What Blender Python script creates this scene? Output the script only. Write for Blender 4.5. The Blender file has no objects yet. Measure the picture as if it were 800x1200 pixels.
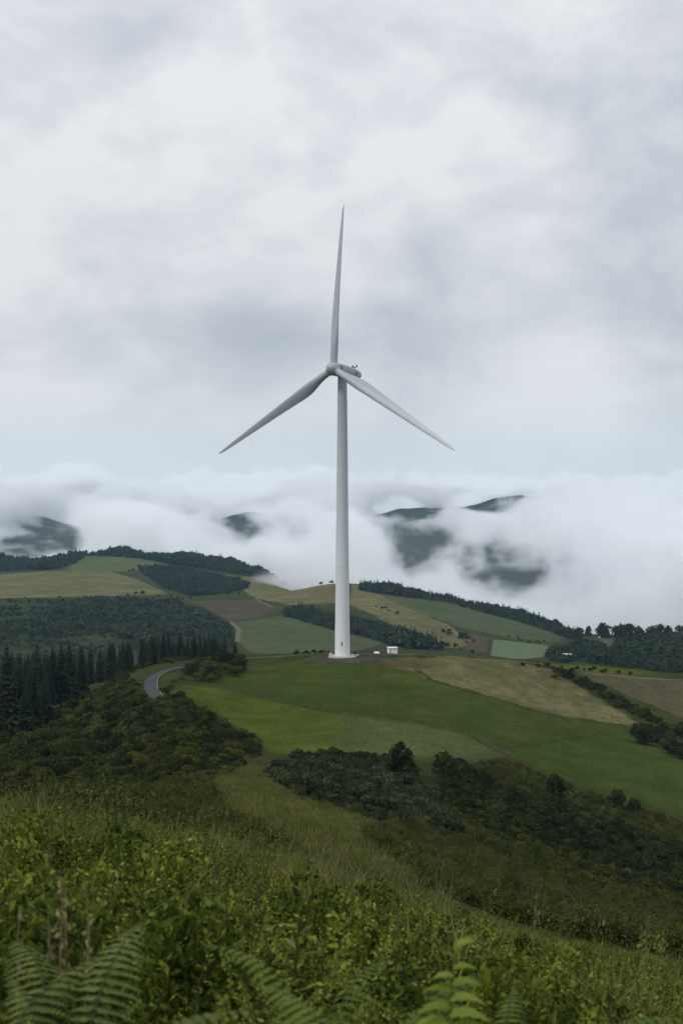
import bpy, bmesh, math, random
import numpy as np
from mathutils import Vector, Matrix

random.seed(7)
RNG = np.random.default_rng(7)
C = bpy.context.scene.collection
SC = bpy.context.scene

# ------------------------------------------------------------------ camera, world, sun, exposure
F = 1667.0          # focal length in photo pixels (50 mm on a 24x36 upright frame)
HOR = 570.0         # photo row of the horizon
cam = bpy.data.cameras.new("camera")
cam.sensor_fit = 'VERTICAL'; cam.sensor_height = 36.0; cam.sensor_width = 24.0
cam.lens = 50.0; cam.shift_y = -0.025
cam.clip_start = 0.1; cam.clip_end = 120000
cam.dof.use_dof = True; cam.dof.focus_distance = 330.0; cam.dof.aperture_fstop = 4.5
camo = bpy.data.objects.new("camera", cam); C.objects.link(camo)
camo.location = (0, 0, 0); camo.rotation_euler = (math.pi / 2, 0, 0)
SC.camera = camo

SUN_EL, SUN_ROT = math.radians(48), math.radians(232)
w = bpy.data.worlds.new("World"); SC.world = w; w.use_nodes = True
nt = w.node_tree; nt.nodes.clear()


def N(nt, t, **kw):
    n = nt.nodes.new(t)
    for k, v in kw.items():
        if k in ('ins',):
            for kk, vv in v.items():
                n.inputs[kk].default_value = vv
        else:
            setattr(n, k, v)
    return n


def L(nt, a, ao, b, bi):
    nt.links.new(a.outputs[ao], b.inputs[bi])


def math_n(nt, op, a, b=None, c=None, clamp=False):
    n = nt.nodes.new('ShaderNodeMath'); n.operation = op; n.use_clamp = clamp
    for i, v in enumerate((a, b, c)):
        if v is None: continue
        if isinstance(v, (int, float)): n.inputs[i].default_value = v
        else: nt.links.new(v, n.inputs[i])
    return n.outputs[0]


def ramp(nt, fac, stops, interp='LINEAR'):
    n = nt.nodes.new('ShaderNodeValToRGB'); cr = n.color_ramp; cr.interpolation = interp
    while len(cr.elements) < len(stops): cr.elements.new(0.5)
    for e, (p, c) in zip(cr.elements, stops):
        e.position = p; e.color = (*c, 1) if len(c) == 3 else c
    nt.links.new(fac, n.inputs[0])
    return n.outputs[0]


def mixc(nt, fac, a, b, blend='MIX'):
    n = nt.nodes.new('ShaderNodeMix'); n.data_type = 'RGBA'; n.blend_type = blend
    for s, v in ((n.inputs[0], fac), (n.inputs[6], a), (n.inputs[7], b)):
        if isinstance(v, (int, float)): s.default_value = v
        elif isinstance(v, tuple): s.default_value = (*v, 1) if len(v) == 3 else v
        else: nt.links.new(v, s)
    return n.outputs[2]


def build_world():
    sky = N(nt, 'ShaderNodeTexSky', sky_type='NISHITA', sun_disc=False)
    sky.sun_elevation = SUN_EL; sky.sun_rotation = SUN_ROT; sky.altitude = 600
    bg1 = N(nt, 'ShaderNodeBackground', ins={'Strength': 0.1}); L(nt, sky, 0, bg1, 0)
    tc = N(nt, 'ShaderNodeTexCoord')
    sep = N(nt, 'ShaderNodeSeparateXYZ'); L(nt, tc, 'Generated', sep, 0)
    z = math_n(nt, 'MAXIMUM', sep.outputs[2], 0.0)
    mpz = N(nt, 'ShaderNodeMapping'); mpz.inputs['Scale'].default_value = (1.0, 1.0, 1.75); L(nt, tc, 'Generated', mpz, 0)
    cmb = mpz

    def noise(scale, detail, rough, dist, off):
        mp = N(nt, 'ShaderNodeMapping'); mp.inputs['Location'].default_value = off
        L(nt, cmb, 0, mp, 0)
        n = N(nt, 'ShaderNodeTexNoise', ins={'Scale': scale, 'Detail': detail, 'Roughness': rough, 'Distortion': dist})
        L(nt, mp, 0, n, 'Vector'); return n.outputs[0]
    n1 = noise(3.0, 3, 0.45, 0.3, (3.1, 1.2, 0.4))
    n2 = noise(9.0, 6, 0.55, 0.25, (7.7, 4.2, 1.4))
    s = math_n(nt, 'MULTIPLY_ADD', n2, 0.60, math_n(nt, 'MULTIPLY_ADD', n1, 0.72, -0.125))
    col = ramp(nt, s, [(0.38, (0.48, 0.515, 0.575)), (0.48, (0.585, 0.615, 0.665)), (0.56, (0.69, 0.71, 0.745)), (0.66, (0.82, 0.83, 0.85))])
    # the cloud thins and pales towards the horizon
    hz = ramp(nt, z, [(0.0, (1, 1, 1)), (0.10, (0, 0, 0))])
    col = mixc(nt, math_n(nt, 'MULTIPLY', hz, 0.85), col, (0.86, 0.87, 0.885))
    # an overcast sky is brighter overhead than at the horizon
    bg2 = N(nt, 'ShaderNodeBackground'); nt.links.new(math_n(nt, 'MULTIPLY_ADD', z, 0.45, 0.94), bg2.inputs[1]); nt.links.new(col, bg2.inputs[0])
    mx = N(nt, 'ShaderNodeMixShader', ins={0: 0.93})
    L(nt, bg1, 0, mx, 1); L(nt, bg2, 0, mx, 2)
    out = N(nt, 'ShaderNodeOutputWorld'); L(nt, mx, 0, out, 0)


build_world()
sun = bpy.data.lights.new("sun", 'SUN'); sun.energy = 1.5; sun.angle = math.radians(11); sun.color = (1.0, 0.96, 0.9)
suno = bpy.data.objects.new("sun", sun); C.objects.link(suno)
# from the left and a little behind the camera
sd = Vector((-math.cos(SUN_EL) * 0.80, -math.cos(SUN_EL) * 0.6, math.sin(SUN_EL)))
suno.rotation_euler = sd.to_track_quat('Z', 'Y').to_euler(); suno.location = (-40, -30, 60)

SC.view_settings.view_transform = 'Standard'; SC.view_settings.look = 'None'
SC.view_settings.exposure = 0.0; SC.view_settings.gamma = 1.0
cy = SC.cycles
cy.use_denoising = True
cy.max_bounces = 16; cy.diffuse_bounces = 3; cy.glossy_bounces = 2; cy.transmission_bounces = 2
cy.transparent_max_bounces = 8; cy.volume_bounces = 16
cy.volume_max_steps = 1024; cy.volume_step_rate = 1.0


# ------------------------------------------------------------------ helpers
def tag(o, label=None, cat=None, group=None, kind=None):
    if label: o['label'] = label
    if cat: o['category'] = cat
    if group: o['group'] = group
    if kind: o['kind'] = kind
    return o


def thing(name, label, cat, loc=(0, 0, 0), rotz=0.0, group=None):
    o = bpy.data.objects.new(name, None); o.empty_display_size = 0.3
    C.objects.link(o); o.location = loc; o.rotation_euler = (0, 0, rotz)
    return tag(o, label, cat, group)


def mesh_np(name, verts, faces, mats, matidx=None, smooth=False):
    """verts (n,3); faces list of int arrays / one (m,k) array"""
    me = bpy.data.meshes.new(name)
    verts = np.asarray(verts, dtype=np.float32)
    faces = np.asarray(faces, dtype=np.int32)
    m, k = faces.shape
    me.vertices.add(len(verts)); me.vertices.foreach_set('co', verts.ravel())
    me.loops.add(m * k); me.loops.foreach_set('vertex_index', faces.ravel())
    me.polygons.add(m)
    me.polygons.foreach_set('loop_start', np.arange(0, m * k, k, dtype=np.int32))
    if matidx is not None: me.polygons.foreach_set('material_index', np.asarray(matidx, dtype=np.int32))
    me.polygons.foreach_set('use_smooth', np.full(m, smooth, dtype=bool))
    me.update(calc_edges=True)
    for mt in (mats if isinstance(mats, (list, tuple)) else [mats]): me.materials.append(mt)
    return me


def link(name, me, parent=None):
    o = bpy.data.objects.new(name, me); C.objects.link(o)
    if parent is not None: o.parent = parent
    return o


def bm_obj(name, bm, mat, parent=None, smooth=False):
    me = bpy.data.meshes.new(name); bm.to_mesh(me); bm.free()
    for p in me.polygons: p.use_smooth = smooth
    if smooth: me.set_sharp_from_angle(angle=math.radians(40))
    me.materials.append(mat)
    return link(name, me, parent)


def add_box(bm, cx, cy_, cz, sx, sy, sz, bev=0.0):
    r = bmesh.ops.create_cube(bm, size=1.0)
    for v in r['verts']:
        v.co = Vector((v.co.x * sx + cx, v.co.y * sy + cy_, v.co.z * sz + cz))
    if bev > 0:
        es = list({e for v in r['verts'] for e in v.link_edges})
        bmesh.ops.bevel(bm, geom=es, offset=bev, segments=2, affect='EDGES')


def loft(rings, cap=True):
    """rings: (n, k, 3) -> verts, quads (+ caps as degenerate-free fans of quads via centre)"""
    rings = np.asarray(rings, float); n, k, _ = rings.shape
    v = rings.reshape(-1, 3); f = []
    for i in range(n - 1):
        a = i * k
        for j in range(k):
            j2 = (j + 1) % k
            f.append((a + j, a + j2, a + k + j2, a + k + j))
    bm = bmesh.new()
    vs = [bm.verts.new(p) for p in v]
    for q in f: bm.faces.new([vs[i] for i in q])
    if cap:
        bm.faces.new([vs[j] for j in range(k)][::-1])
        bm.faces.new([vs[(n - 1) * k + j] for j in range(k)])
    bmesh.ops.recalc_face_normals(bm, faces=bm.faces)
    return bm


def lathe(prof, k=32, cap=True):
    t = np.linspace(0, 2 * np.pi, k, endpoint=False)
    return loft([np.stack([r * np.cos(t), r * np.sin(t), np.full(k, z)], 1) for r, z in prof], cap)


# ---- noise in numpy
def _hash(ix, iy, seed):
    h = (ix.astype(np.int64) * 374761393 + iy.astype(np.int64) * 668265263 + seed * 974634777) & 0xffffffff
    h = ((h ^ (h >> 13)) * 1274126177) & 0xffffffff
    return ((h ^ (h >> 16)) & 0xffff) / 65535.0


def vnoise(x, y, seed=0):
    ix = np.floor(x); iy = np.floor(y); fx = x - ix; fy = y - iy
    fx = fx * fx * fx * (fx * (fx * 6 - 15) + 10); fy = fy * fy * fy * (fy * (fy * 6 - 15) + 10)
    a = _hash(ix, iy, seed); b = _hash(ix + 1, iy, seed); c = _hash(ix, iy + 1, seed); d = _hash(ix + 1, iy + 1, seed)
    return (a * (1 - fx) + b * fx) * (1 - fy) + (c * (1 - fx) + d * fx) * fy - 0.5


def fbm(x, y, oct=4, seed=0):
    r = 0; a = 1.0
    for i in range(oct):
        r = r + a * vnoise(x, y, seed + i); x = x * 2.03 + 17.1; y = y * 2.03 - 9.2; a *= 0.5
    return r


# ------------------------------------------------------------------ terrain: (distance, photo row) of the bare ground along columns
COLS = {
    0:   [(22, 975), (40, 968), (70, 952), (120, 932), (200, 893), (260, 864), (330, 848), (400, 833), (520, 815), (700, 800), (950, 757), (1300, 704), (1480, 699), (1900, 673), (2050, 668), (2300, 655), (2750, 742), (3200, 656), (3700, 600)],
    100: [(22, 990), (40, 968), (70, 946), (120, 925), (180, 890), (240, 855), (300, 828), (350, 812), (420, 803), (520, 806), (700, 800), (950, 757), (1300, 706), (1500, 698), (1850, 672), (2000, 657), (2200, 648), (2750, 742), (3200, 667), (3700, 617)],
    200: [(22, 1010), (40, 985), (70, 955), (120, 915), (180, 872), (240, 833), (290, 805), (330, 786), (370, 776), (450, 790), (550, 805), (700, 800), (950, 762), (1300, 712), (1500, 700), (1850, 676), (2050, 657), (2150, 651), (2750, 742), (3200, 670), (3700, 622)],
    300: [(21, 1040), (40, 1000), (70, 962), (120, 918), (180, 893), (230, 878), (260, 855), (290, 822), (330, 787), (355, 770), (380, 768), (450, 792), (550, 808), (700, 800), (900, 768), (1000, 751), (1150, 731), (1300, 714), (1500, 701), (1700, 691), (1950, 677), (2150, 668), (2750, 742), (3200, 659), (3700, 604)],
    400: [(20, 1075), (40, 1040), (70, 992), (110, 957), (150, 928), (190, 903), (225, 882), (270, 837), (310, 790), (333, 769), (352, 764), (400, 782), (520, 805), (700, 795), (850, 773), (950, 757), (1050, 742), (1200, 714), (1350, 696), (1500, 683), (1750, 705), (2750, 742), (3200, 662), (3700, 609)],
    500: [(20, 1100), (40, 1060), (70, 1026), (110, 990), (150, 955), (190, 918), (225, 890), (270, 845), (310, 800), (345, 771), (365, 766), (420, 784), (520, 805), (700, 798), (850, 776), (950, 766), (1050, 750), (1150, 733), (1300, 709), (1450, 698), (1750, 725), (2750, 742), (3200, 655), (3700, 597)],
    600: [(19, 1138), (40, 1092), (70, 1062), (110, 1024), (150, 987), (190, 945), (225, 905), (270, 857), (320, 813), (370, 776), (400, 771), (450, 786), (550, 805), (700, 798), (850, 779), (950, 771), (1050, 757), (1200, 736), (1350, 723), (1450, 721), (1750, 748), (2750, 742), (3200, 649), (3700, 587)],
    700: [(18, 1166), (40, 1112), (70, 1087), (110, 1062), (150, 1026), (190, 982), (220, 942), (260, 893), (320, 842), (380, 797), (430, 780), (500, 794), (600, 800), (750, 788), (950, 768), (1100, 756), (1250, 749), (1350, 746), (1700, 765), (2750, 742), (3200, 656), (3700, 600)],
    800: [(18, 1184), (40, 1128), (70, 1107), (110, 1090), (150, 1054), (190, 1007), (225, 956), (270, 905), (330, 853), (400, 811), (460, 788), (530, 800), (620, 803), (750, 790), (950, 768), (1100, 757), (1250, 749), (1350, 746), (1700, 768), (2750, 742), (3200, 664), (3700, 612)],
}
NEAR = {0: [(-0.0, -1.75), (4, -2.25), (10, -3.6)], 800: [(0, -1.75), (4, -2.35), (10, -4.1)]}


def pchip(xk, yk, x):
    xk = np.asarray(xk, float); yk = np.asarray(yk, float)
    h = np.diff(xk); dl = np.diff(yk) / h; m = np.zeros_like(yk)
    for i in range(1, len(xk) - 1):
        if dl[i - 1] * dl[i] > 0:
            w1 = 2 * h[i] + h[i - 1]; w2 = h[i] + 2 * h[i - 1]
            m[i] = (w1 + w2) / (w1 / dl[i - 1] + w2 / dl[i])
    m[0] = dl[0]; m[-1] = dl[-1]
    x = np.clip(x, xk[0], xk[-1])
    i = np.clip(np.searchsorted(xk, x) - 1, 0, len(xk) - 2)
    t = (x - xk[i]) / h[i]
    return ((2 * t**3 - 3 * t**2 + 1) * yk[i] + (t**3 - 2 * t**2 + t) * h[i] * m[i]
            + (-2 * t**3 + 3 * t**2) * yk[i + 1] + (t**3 - t**2) * h[i] * m[i + 1])


D0 = 4.0
LG = np.linspace(0, math.log(16000 / D0 + 1), 900)     # lg = log(d/D0 + 1)
US = np.array(sorted(COLS)); 
tab = []
for u in US:
    t = u / 800.0
    ks = []
    for a, b in zip(NEAR[0], NEAR[800]): ks.append((a[0], a[1] * (1 - t) + b[1] * t))
    for d, py in COLS[u]: ks.append((d, -(py - HOR) / F * d))
    ks += [(4600, -400), (6500, -420), (10000, -420), (16000, -420)]
    xk = [math.log(k[0] / D0 + 1) for k in ks]
    tab.append(pchip(xk, [k[1] for k in ks], LG))
tab = np.array(tab)                                      # (cols, LG)
UF = np.linspace(-100, 900, 201)
tabf = np.array([pchip(US, tab[:, j], UF) for j in range(tab.shape[1])]).T     # (UF, LG)
ker = np.exp(-np.linspace(-2, 2, 13) ** 2); ker /= ker.sum()
pad = np.pad(tabf, ((6, 6), (0, 0)), mode='edge')
tabf = sum(ker[i] * pad[i:i + len(UF)] for i in range(13))
ker2 = np.array([0.25, 0.5, 0.25])
pad = np.pad(tabf, ((0, 0), (1, 1)), mode='edge'); tabf = sum(ker2[i] * pad[:, i:i + len(LG)] for i in range(3))
PADXY = (0.2, 333.0)


def H(x, y):
    x = np.asarray(x, float); y = np.asarray(y, float)
    r = np.hypot(x, y); th = np.arctan2(x, y)
    tc = np.clip(th, -0.265, 0.265)
    u = np.clip(400 + F * np.tan(tc), UF[0], UF[-1])
    d = np.clip(r * np.cos(tc), 0.0, 15900)
    lg = np.log(d / D0 + 1)
    iu = (u - UF[0]) / (UF[1] - UF[0]); il = lg / (LG[1] - LG[0])
    i0 = np.clip(iu.astype(int), 0, len(UF) - 2); j0 = np.clip(il.astype(int), 0, len(LG) - 2)
    fu = iu - i0; fl = il - j0
    z = ((tabf[i0, j0] * (1 - fu) + tabf[i0 + 1, j0] * fu) * (1 - fl) + (tabf[i0, j0 + 1] * (1 - fu) + tabf[i0 + 1, j0 + 1] * fu) * fl)
    near = np.exp(-(d / 60) ** 2)
    pad = 1 - np.exp(-(np.hypot(x - PADXY[0], y - PADXY[1]) / 16) ** 4)
    z = z + pad * (0.35 * near * fbm(x / 2.6, y / 2.6, 3, 3) + 0.9 * fbm(x / 26, y / 26, 3, 9) * np.clip(d / 60, 0, 1)
                   + 3.0 * fbm(x / 120, y / 120, 3, 21) * np.clip((d - 450) / 400, 0, 1)
                   + 9.0 * fbm(x / 420, y / 420, 3, 31) * np.clip((d - 1200) / 900, 0, 1))
    z = z + np.clip((d - 2500) / 500, 0, 1) * np.clip((3900 - d) / 300, 0, 1) * 55.0 * fbm(x / 330, y / 520, 4, 41)
    return z


def h1(x, y): return float(H(np.array([x]), np.array([y]))[0])


def at(px, py, dmin=28, dmax=3200):
    """photo pixel -> point where its sight line meets the terrain (first visible ground beyond dmin)"""
    d = np.exp(np.linspace(math.log(dmin), math.log(dmax), 500))
    gap = H((px - 400) / F * d, d) - (-(py - HOR) / F * d)
    s = np.nonzero((gap[:-1] < 0) & (gap[1:] >= 0))[0]
    if len(s):
        i = s[0]; t = -gap[i] / (gap[i + 1] - gap[i]); dd = d[i] + t * (d[i + 1] - d[i])
    else:
        dd = d[np.argmin(np.abs(gap) / d)]
    x = (px - 400) / F * dd
    return np.array([x, dd, h1(x, dd)])


def poly_world(pts, dmin, dmax): return np.array([at(p[0], p[1], dmin, dmax)[:2] for p in pts])


def densify(pts, n=6):
    out = []
    for a, b in zip(pts, pts[1:] + pts[:1]):
        for i in range(n): out.append((a[0] + (b[0] - a[0]) * i / n, a[1] + (b[1] - a[1]) * i / n))
    return out


def seg_dist(P, A, B):
    ab = B - A; t = np.clip(((P - A) @ ab) / max(ab @ ab, 1e-9), 0, 1)
    return np.hypot(*(P - A - t[:, None] * ab).T)


def sdf(P, poly):
    d = np.full(len(P), 1e9); ins = np.zeros(len(P), bool)
    for A, B in zip(poly, np.roll(poly, -1, 0)):
        d = np.minimum(d, seg_dist(P, A, B))
        c = ((A[1] > P[:, 1]) != (B[1] > P[:, 1]))
        with np.errstate(divide='ignore', invalid='ignore'):
            xi = (B[0] - A[0]) * (P[:, 1] - A[1]) / (B[1] - A[1]) + A[0]
        ins ^= c & (P[:, 0] < xi)
    return np.where(ins, d, -d)


def line_dist(P, pts):
    d = np.full(len(P), 1e9)
    for A, B in zip(pts[:-1], pts[1:]): d = np.minimum(d, seg_dist(P, A, B))
    return d


# field polygons in photo pixels, (class, dmin, dmax, pts)
FIELDS = [
    ('bright', 200, 345, [(203, 812), (222, 803), (262, 806), (330, 822), (400, 836), (420, 850), (400, 882), (330, 884), (302, 880), (288, 858), (255, 835)]),
    ('pale', 200, 345, [(400, 836), (480, 845), (545, 858), (582, 880), (540, 892), (480, 886), (400, 882), (415, 850)]),
    ('green', 200, 400, [(262, 806), (230, 798), (290, 788), (330, 776), (400, 779), (490, 780), (500, 795), (560, 812), (640, 836), (737, 850), (738, 857), (595, 875), (545, 858), (480, 845), (400, 836), (330, 822)]),
    ('green2', 200, 420, [(595, 876), (738, 858), (800, 888), (860, 920), (860, 980), (800, 956), (720, 932), (650, 908), (618, 893)]),
    ('tan', 250, 450, [(490, 772), (520, 769), (600, 774), (645, 785), (700, 818), (744, 845), (735, 850), (640, 836), (560, 812), (500, 795)]),
    ('brown', 300, 520, [(670, 783), (720, 790), (800, 798), (880, 806), (880, 870), (800, 842), (760, 825), (700, 800)]),
    ('bright', 300, 480, [(648, 778), (700, 781), (765, 788), (760, 791), (700, 788), (670, 785)]),
    ('gravel', 300, 365, [(362, 771), (372, 766), (400, 764.5), (440, 766), (458, 768), (452, 773), (420, 777), (385, 777)]),
    ('earth', 310, 365, [(455, 773), (480, 768), (495, 772), (505, 784), (480, 785), (455, 781), (430, 783), (435, 778)]),
    ('tan', 1000, 2200, [(-80, 674), (0, 673), (60, 669), (130, 670), (165, 680), (200, 696), (150, 698), (60, 700), (-80, 702)]),
    ('pale', 1200, 2600, [(78, 667), (95, 652), (130, 648), (170, 655), (195, 663), (160, 669), (90, 671)]),
    ('tan', 1100, 2300, [(262, 674), (300, 677), (400, 684), (410, 706), (340, 709), (300, 701), (282, 690)]),
    ('ploughed', 900, 1900, [(222, 704), (300, 703), (325, 714), (300, 724), (270, 728), (245, 716)]),
    ('farm', 700, 1600, [(268, 731), (330, 721), (400, 740), (450, 754), (400, 768), (300, 768), (278, 752)]),
    ('tan', 800, 1700, [(412, 684), (440, 692), (480, 712), (530, 735), (548, 757), (520, 760), (480, 742), (410, 708)]),
    ('farm', 800, 1700, [(424, 687), (520, 701), (600, 724), (672, 744), (650, 752), (600, 748), (545, 737), (470, 710)]),
    ('ploughed', 750, 1300, [(552, 742), (578, 748), (570, 766), (545, 761)]),
    ('mint', 750, 1300, [(576, 749), (640, 756), (646, 768), (610, 773), (572, 768)]),
    ('farm', 800, 1500, [(700, 748), (790, 746), (770, 757), (722, 766)]),
    ('valley', 600, 1600, [(-60, 703), (60, 702), (140, 735), (200, 775), (-60, 790)]),
    ('wood', 600, 1600, [(60, 702), (180, 702), (240, 712), (275, 735), (280, 765), (200, 770), (140, 735)]),
    ('wood', 2500, 3720, [(-80, 740), (880, 740), (880, 625), (700, 603), (600, 590), (500, 600), (400, 612), (300, 607), (200, 625), (100, 620), (-80, 603)]),
    ('wood', 1400, 2600, [(160, 667), (210, 664), (270, 676), (292, 689), (250, 697), (195, 690)]),
    ('wood', 1400, 2800, [(-60, 672), (60, 667), (85, 655), (100, 648), (200, 660), (300, 675), (370, 684), (300, 668), (150, 646), (-60, 652)]),
    ('wood', 700, 1400, [(330, 722), (400, 716), (460, 735), (525, 762), (470, 758), (400, 738)]),
    ('wood', 1000, 1700, [(420, 692), (520, 702), (600, 724), (680, 748), (690, 742), (600, 716), (430, 685)]),
    ('wood', 700, 1700, [(640, 772), (690, 765), (740, 760), (880, 750), (880, 796), (740, 785)]),
    ('scrub', 60, 330, [(-40, 930), (-40, 870), (60, 830), (120, 795), (165, 790), (172, 815), (215, 825), (260, 850), (300, 876), (280, 895), (200, 925)]),
    ('scrub', 120, 260, [(318, 905), (345, 884), (470, 888), (520, 920), (560, 960), (640, 985), (700, 1010), (800, 1045), (800, 1000), (690, 960), (640, 925), (560, 895), (512, 885), (512, 915), (540, 985), (440, 965)]),
    ('straw', 30, 260, [(255, 905), (300, 900), (330, 930), (420, 958), (500, 990), (430, 1010), (360, 985), (270, 950)]),
]
LINES = [  # furrow banks and field edges seen as thin dark lines (dmin, dmax, half-width m, pts)
    (200, 400, 0.5, [(250, 804), (330, 823), (400, 837), (480, 846), (545, 859), (582, 880), (622, 897)]),
    (200, 420, 0.45, [(595, 875), (660, 867), (738, 857)]),
    (250, 420, 0.5, [(490, 786), (505, 797), (560, 813), (640, 837), (736, 851)]),
    (700, 1600, 1.6, [(268, 730), (330, 720)]), (1000, 2300, 2.0, [(150, 698), (205, 697), (300, 702)]),
    (750, 1300, 1.5, [(576, 748), (572, 768)]), (1000, 2300, 2.0, [(165, 680), (200, 696)]),
]
TRACKS = [  # pale worn tracks (dmin, dmax, half-width, pts)
    (900, 2300, 1.5, [(282, 690), (310, 697), (300, 702), (320, 712), (340, 710)]),
    (700, 1600, 1.8, [(270, 728), (280, 738), (278, 752)]),
    (1000, 2300, 1.6, [(330, 700), (360, 690), (400, 690)]),
    (750, 1700, 1.6, [(520, 730), (545, 750), (600, 757)]),
    (330, 480, 0.9, [(452, 767), (490, 767), (530, 769.5), (600, 774), (650, 780), (690, 789), (760, 795), (820, 798)]),
    (330, 400, 0.8, [(290, 771), (330, 769), (370, 766)]),
]


def ground_material(classes):
    m = bpy.data.materials.new("ground"); m.use_nodes = True; nt = m.node_tree; nt.nodes.clear()
    out = N(nt, 'ShaderNodeOutputMaterial'); bs = N(nt, 'ShaderNodeBsdfPrincipled', ins={'Roughness': 1.0, 'Specular IOR Level': 0.0})
    L(nt, bs, 0, out, 0)
    geo = N(nt, 'ShaderNodeNewGeometry')

    def noise(scale, detail=4, rough=0.6, vec=None, dist=0.0):
        n = N(nt, 'ShaderNodeTexNoise', ins={'Scale': scale, 'Detail': detail, 'Roughness': rough, 'Distortion': dist})
        if vec is None: L(nt, geo, 'Position', n, 'Vector')
        else: nt.links.new(vec, n.inputs['Vector'])
        return n.outputs[0]
    nf, nm, nl, nx = noise(1.7, 6, 0.65), noise(0.16, 5, 0.6, None, 0.4), noise(0.02, 4, 0.55), noise(7.0, 4, 0.7)
    warp = math_n(nt, 'SUBTRACT', nm, 0.5)
    # rough pasture everywhere else
    t = math_n(nt, 'ADD', math_n(nt, 'MULTIPLY', nm, 0.6), math_n(nt, 'MULTIPLY', nf, 0.4))
    col = ramp(nt, t, [(0.3, (0.024, 0.032, 0.012)), (0.5, (0.042, 0.050, 0.018)), (0.62, (0.064, 0.064, 0.026)), (0.75, (0.088, 0.076, 0.038))])
    G = 0.80
    PAL = {
        'bright': [(0.058, 0.084, 0.014), (0.088, 0.115, 0.020), (0.130, 0.145, 0.036)],
        'pale':   [(0.080, 0.110, 0.036), (0.110, 0.128, 0.050), (0.135, 0.142, 0.066)],
        'green':  [(0.038, 0.062, 0.014), (0.056, 0.080, 0.018), (0.086, 0.102, 0.028)],
        'green2': [(0.040, 0.068, 0.016), (0.056, 0.086, 0.020), (0.080, 0.104, 0.029)],
        'tan':    [(0.092, 0.094, 0.040), (0.140, 0.132, 0.060), (0.220, 0.192, 0.098)],
        'brown':  [(0.078, 0.072, 0.042), (0.100, 0.092, 0.052), (0.130, 0.115, 0.065)],
        'gravel': [(0.050, 0.052, 0.036), (0.074, 0.073, 0.055), (0.105, 0.100, 0.078)],
        'earth':  [(0.070, 0.065, 0.032), (0.125, 0.100, 0.050), (0.180, 0.140, 0.075)],
        'ploughed': [(0.070, 0.060, 0.042), (0.085, 0.072, 0.048), (0.110, 0.090, 0.055)],
        'farm':   [(0.066, 0.085, 0.042), (0.085, 0.105, 0.050), (0.110, 0.118, 0.062)],
        'valley': [(0.022, 0.032, 0.018), (0.038, 0.050, 0.026), (0.072, 0.084, 0.044)],
        'mint':   [(0.110, 0.150, 0.085), (0.130, 0.170, 0.095), (0.150, 0.180, 0.110)],
        'wood':   [(0.016, 0.022, 0.014), (0.024, 0.034, 0.018), (0.040, 0.050, 0.028)],
        'scrub':  [(0.020, 0.026, 0.013), (0.032, 0.040, 0.018), (0.055, 0.060, 0.028)],
        'straw':  [(0.048, 0.064, 0.015), (0.072, 0.085, 0.020), (0.112, 0.110, 0.034)],
    }
    # worn terraces and drifts of longer grass following the contours
    mp = N(nt, 'ShaderNodeMapping'); mp.inputs['Scale'].default_value = (0.05, 0.10, 0.9); mp.inputs['Rotation'].default_value = (0, 0, 0.3); L(nt, geo, 'Position', mp, 0)
    ns = noise(1.0, 6, 0.62, mp.outputs[0], 0.6)
    tt = math_n(nt, 'ADD', math_n(nt, 'ADD', math_n(nt, 'MULTIPLY', nl, 0.25), math_n(nt, 'MULTIPLY', ns, 0.35)), math_n(nt, 'ADD', math_n(nt, 'MULTIPLY', nm, 0.2), math_n(nt, 'MULTIPLY', nf, 0.2)))
    # faint mowing stripes for the farmed fields
    for c in classes:
        a = N(nt, 'ShaderNodeAttribute', attribute_name='sd_' + c)
        rough = {'scrub': 14.0, 'straw': 10.0, 'earth': 9.0, 'gravel': 9.0, 'wood': 10.0}.get(c, 5.0)
        e = math_n(nt, 'ADD', a.outputs['Fac'], math_n(nt, 'MULTIPLY', warp, rough))
        soft = {'scrub': 6.0, 'straw': 8.0, 'earth': 4.0, 'gravel': 3.0, 'bright': 5.0, 'pale': 9.0}.get(c, 1.6)
        fac = math_n(nt, 'MULTIPLY_ADD', e, 1.0 / soft, 0.5, clamp=True)
        p = [tuple(v * G for v in q) for q in PAL[c]]
        cc = ramp(nt, tt, [(0.40, p[0]), (0.5, p[1]), (0.59, p[2])])
        col = mixc(nt, fac, col, cc)
    for nm_, colr, wn in (('ln_dark', (0.026, 0.032, 0.016), 0.6), ('ln_track', (0.15, 0.132, 0.088), 1.6)):
        a = N(nt, 'ShaderNodeAttribute', attribute_name=nm_)
        e = math_n(nt, 'ADD', a.outputs['Fac'], math_n(nt, 'MULTIPLY', math_n(nt, 'SUBTRACT', nf, 0.5), wn))
        fac = math_n(nt, 'MULTIPLY', math_n(nt, 'MULTIPLY_ADD', e, 1.2, 0.5, clamp=True), 0.8)
        col = mixc(nt, fac, col, colr)
    # blades and clods: fine tonal break-up
    col = mixc(nt, 0.6, col, mixc(nt, 1.0, col, ramp(nt, nx, [(0.32, (0.25, 0.25, 0.25)), (0.68, (1.7, 1.7, 1.7))]), 'MULTIPLY'))
    nt.links.new(col, bs.inputs['Base Color'])
    bp = N(nt, 'ShaderNodeBump', ins={'Strength': 0.7, 'Distance': 0.35})
    hh = math_n(nt, 'ADD', math_n(nt, 'MULTIPLY', nx, 0.35), nf)
    nt.links.new(hh, bp.inputs['Height']); L(nt, bp, 0, bs, 'Normal')
    return m


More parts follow.
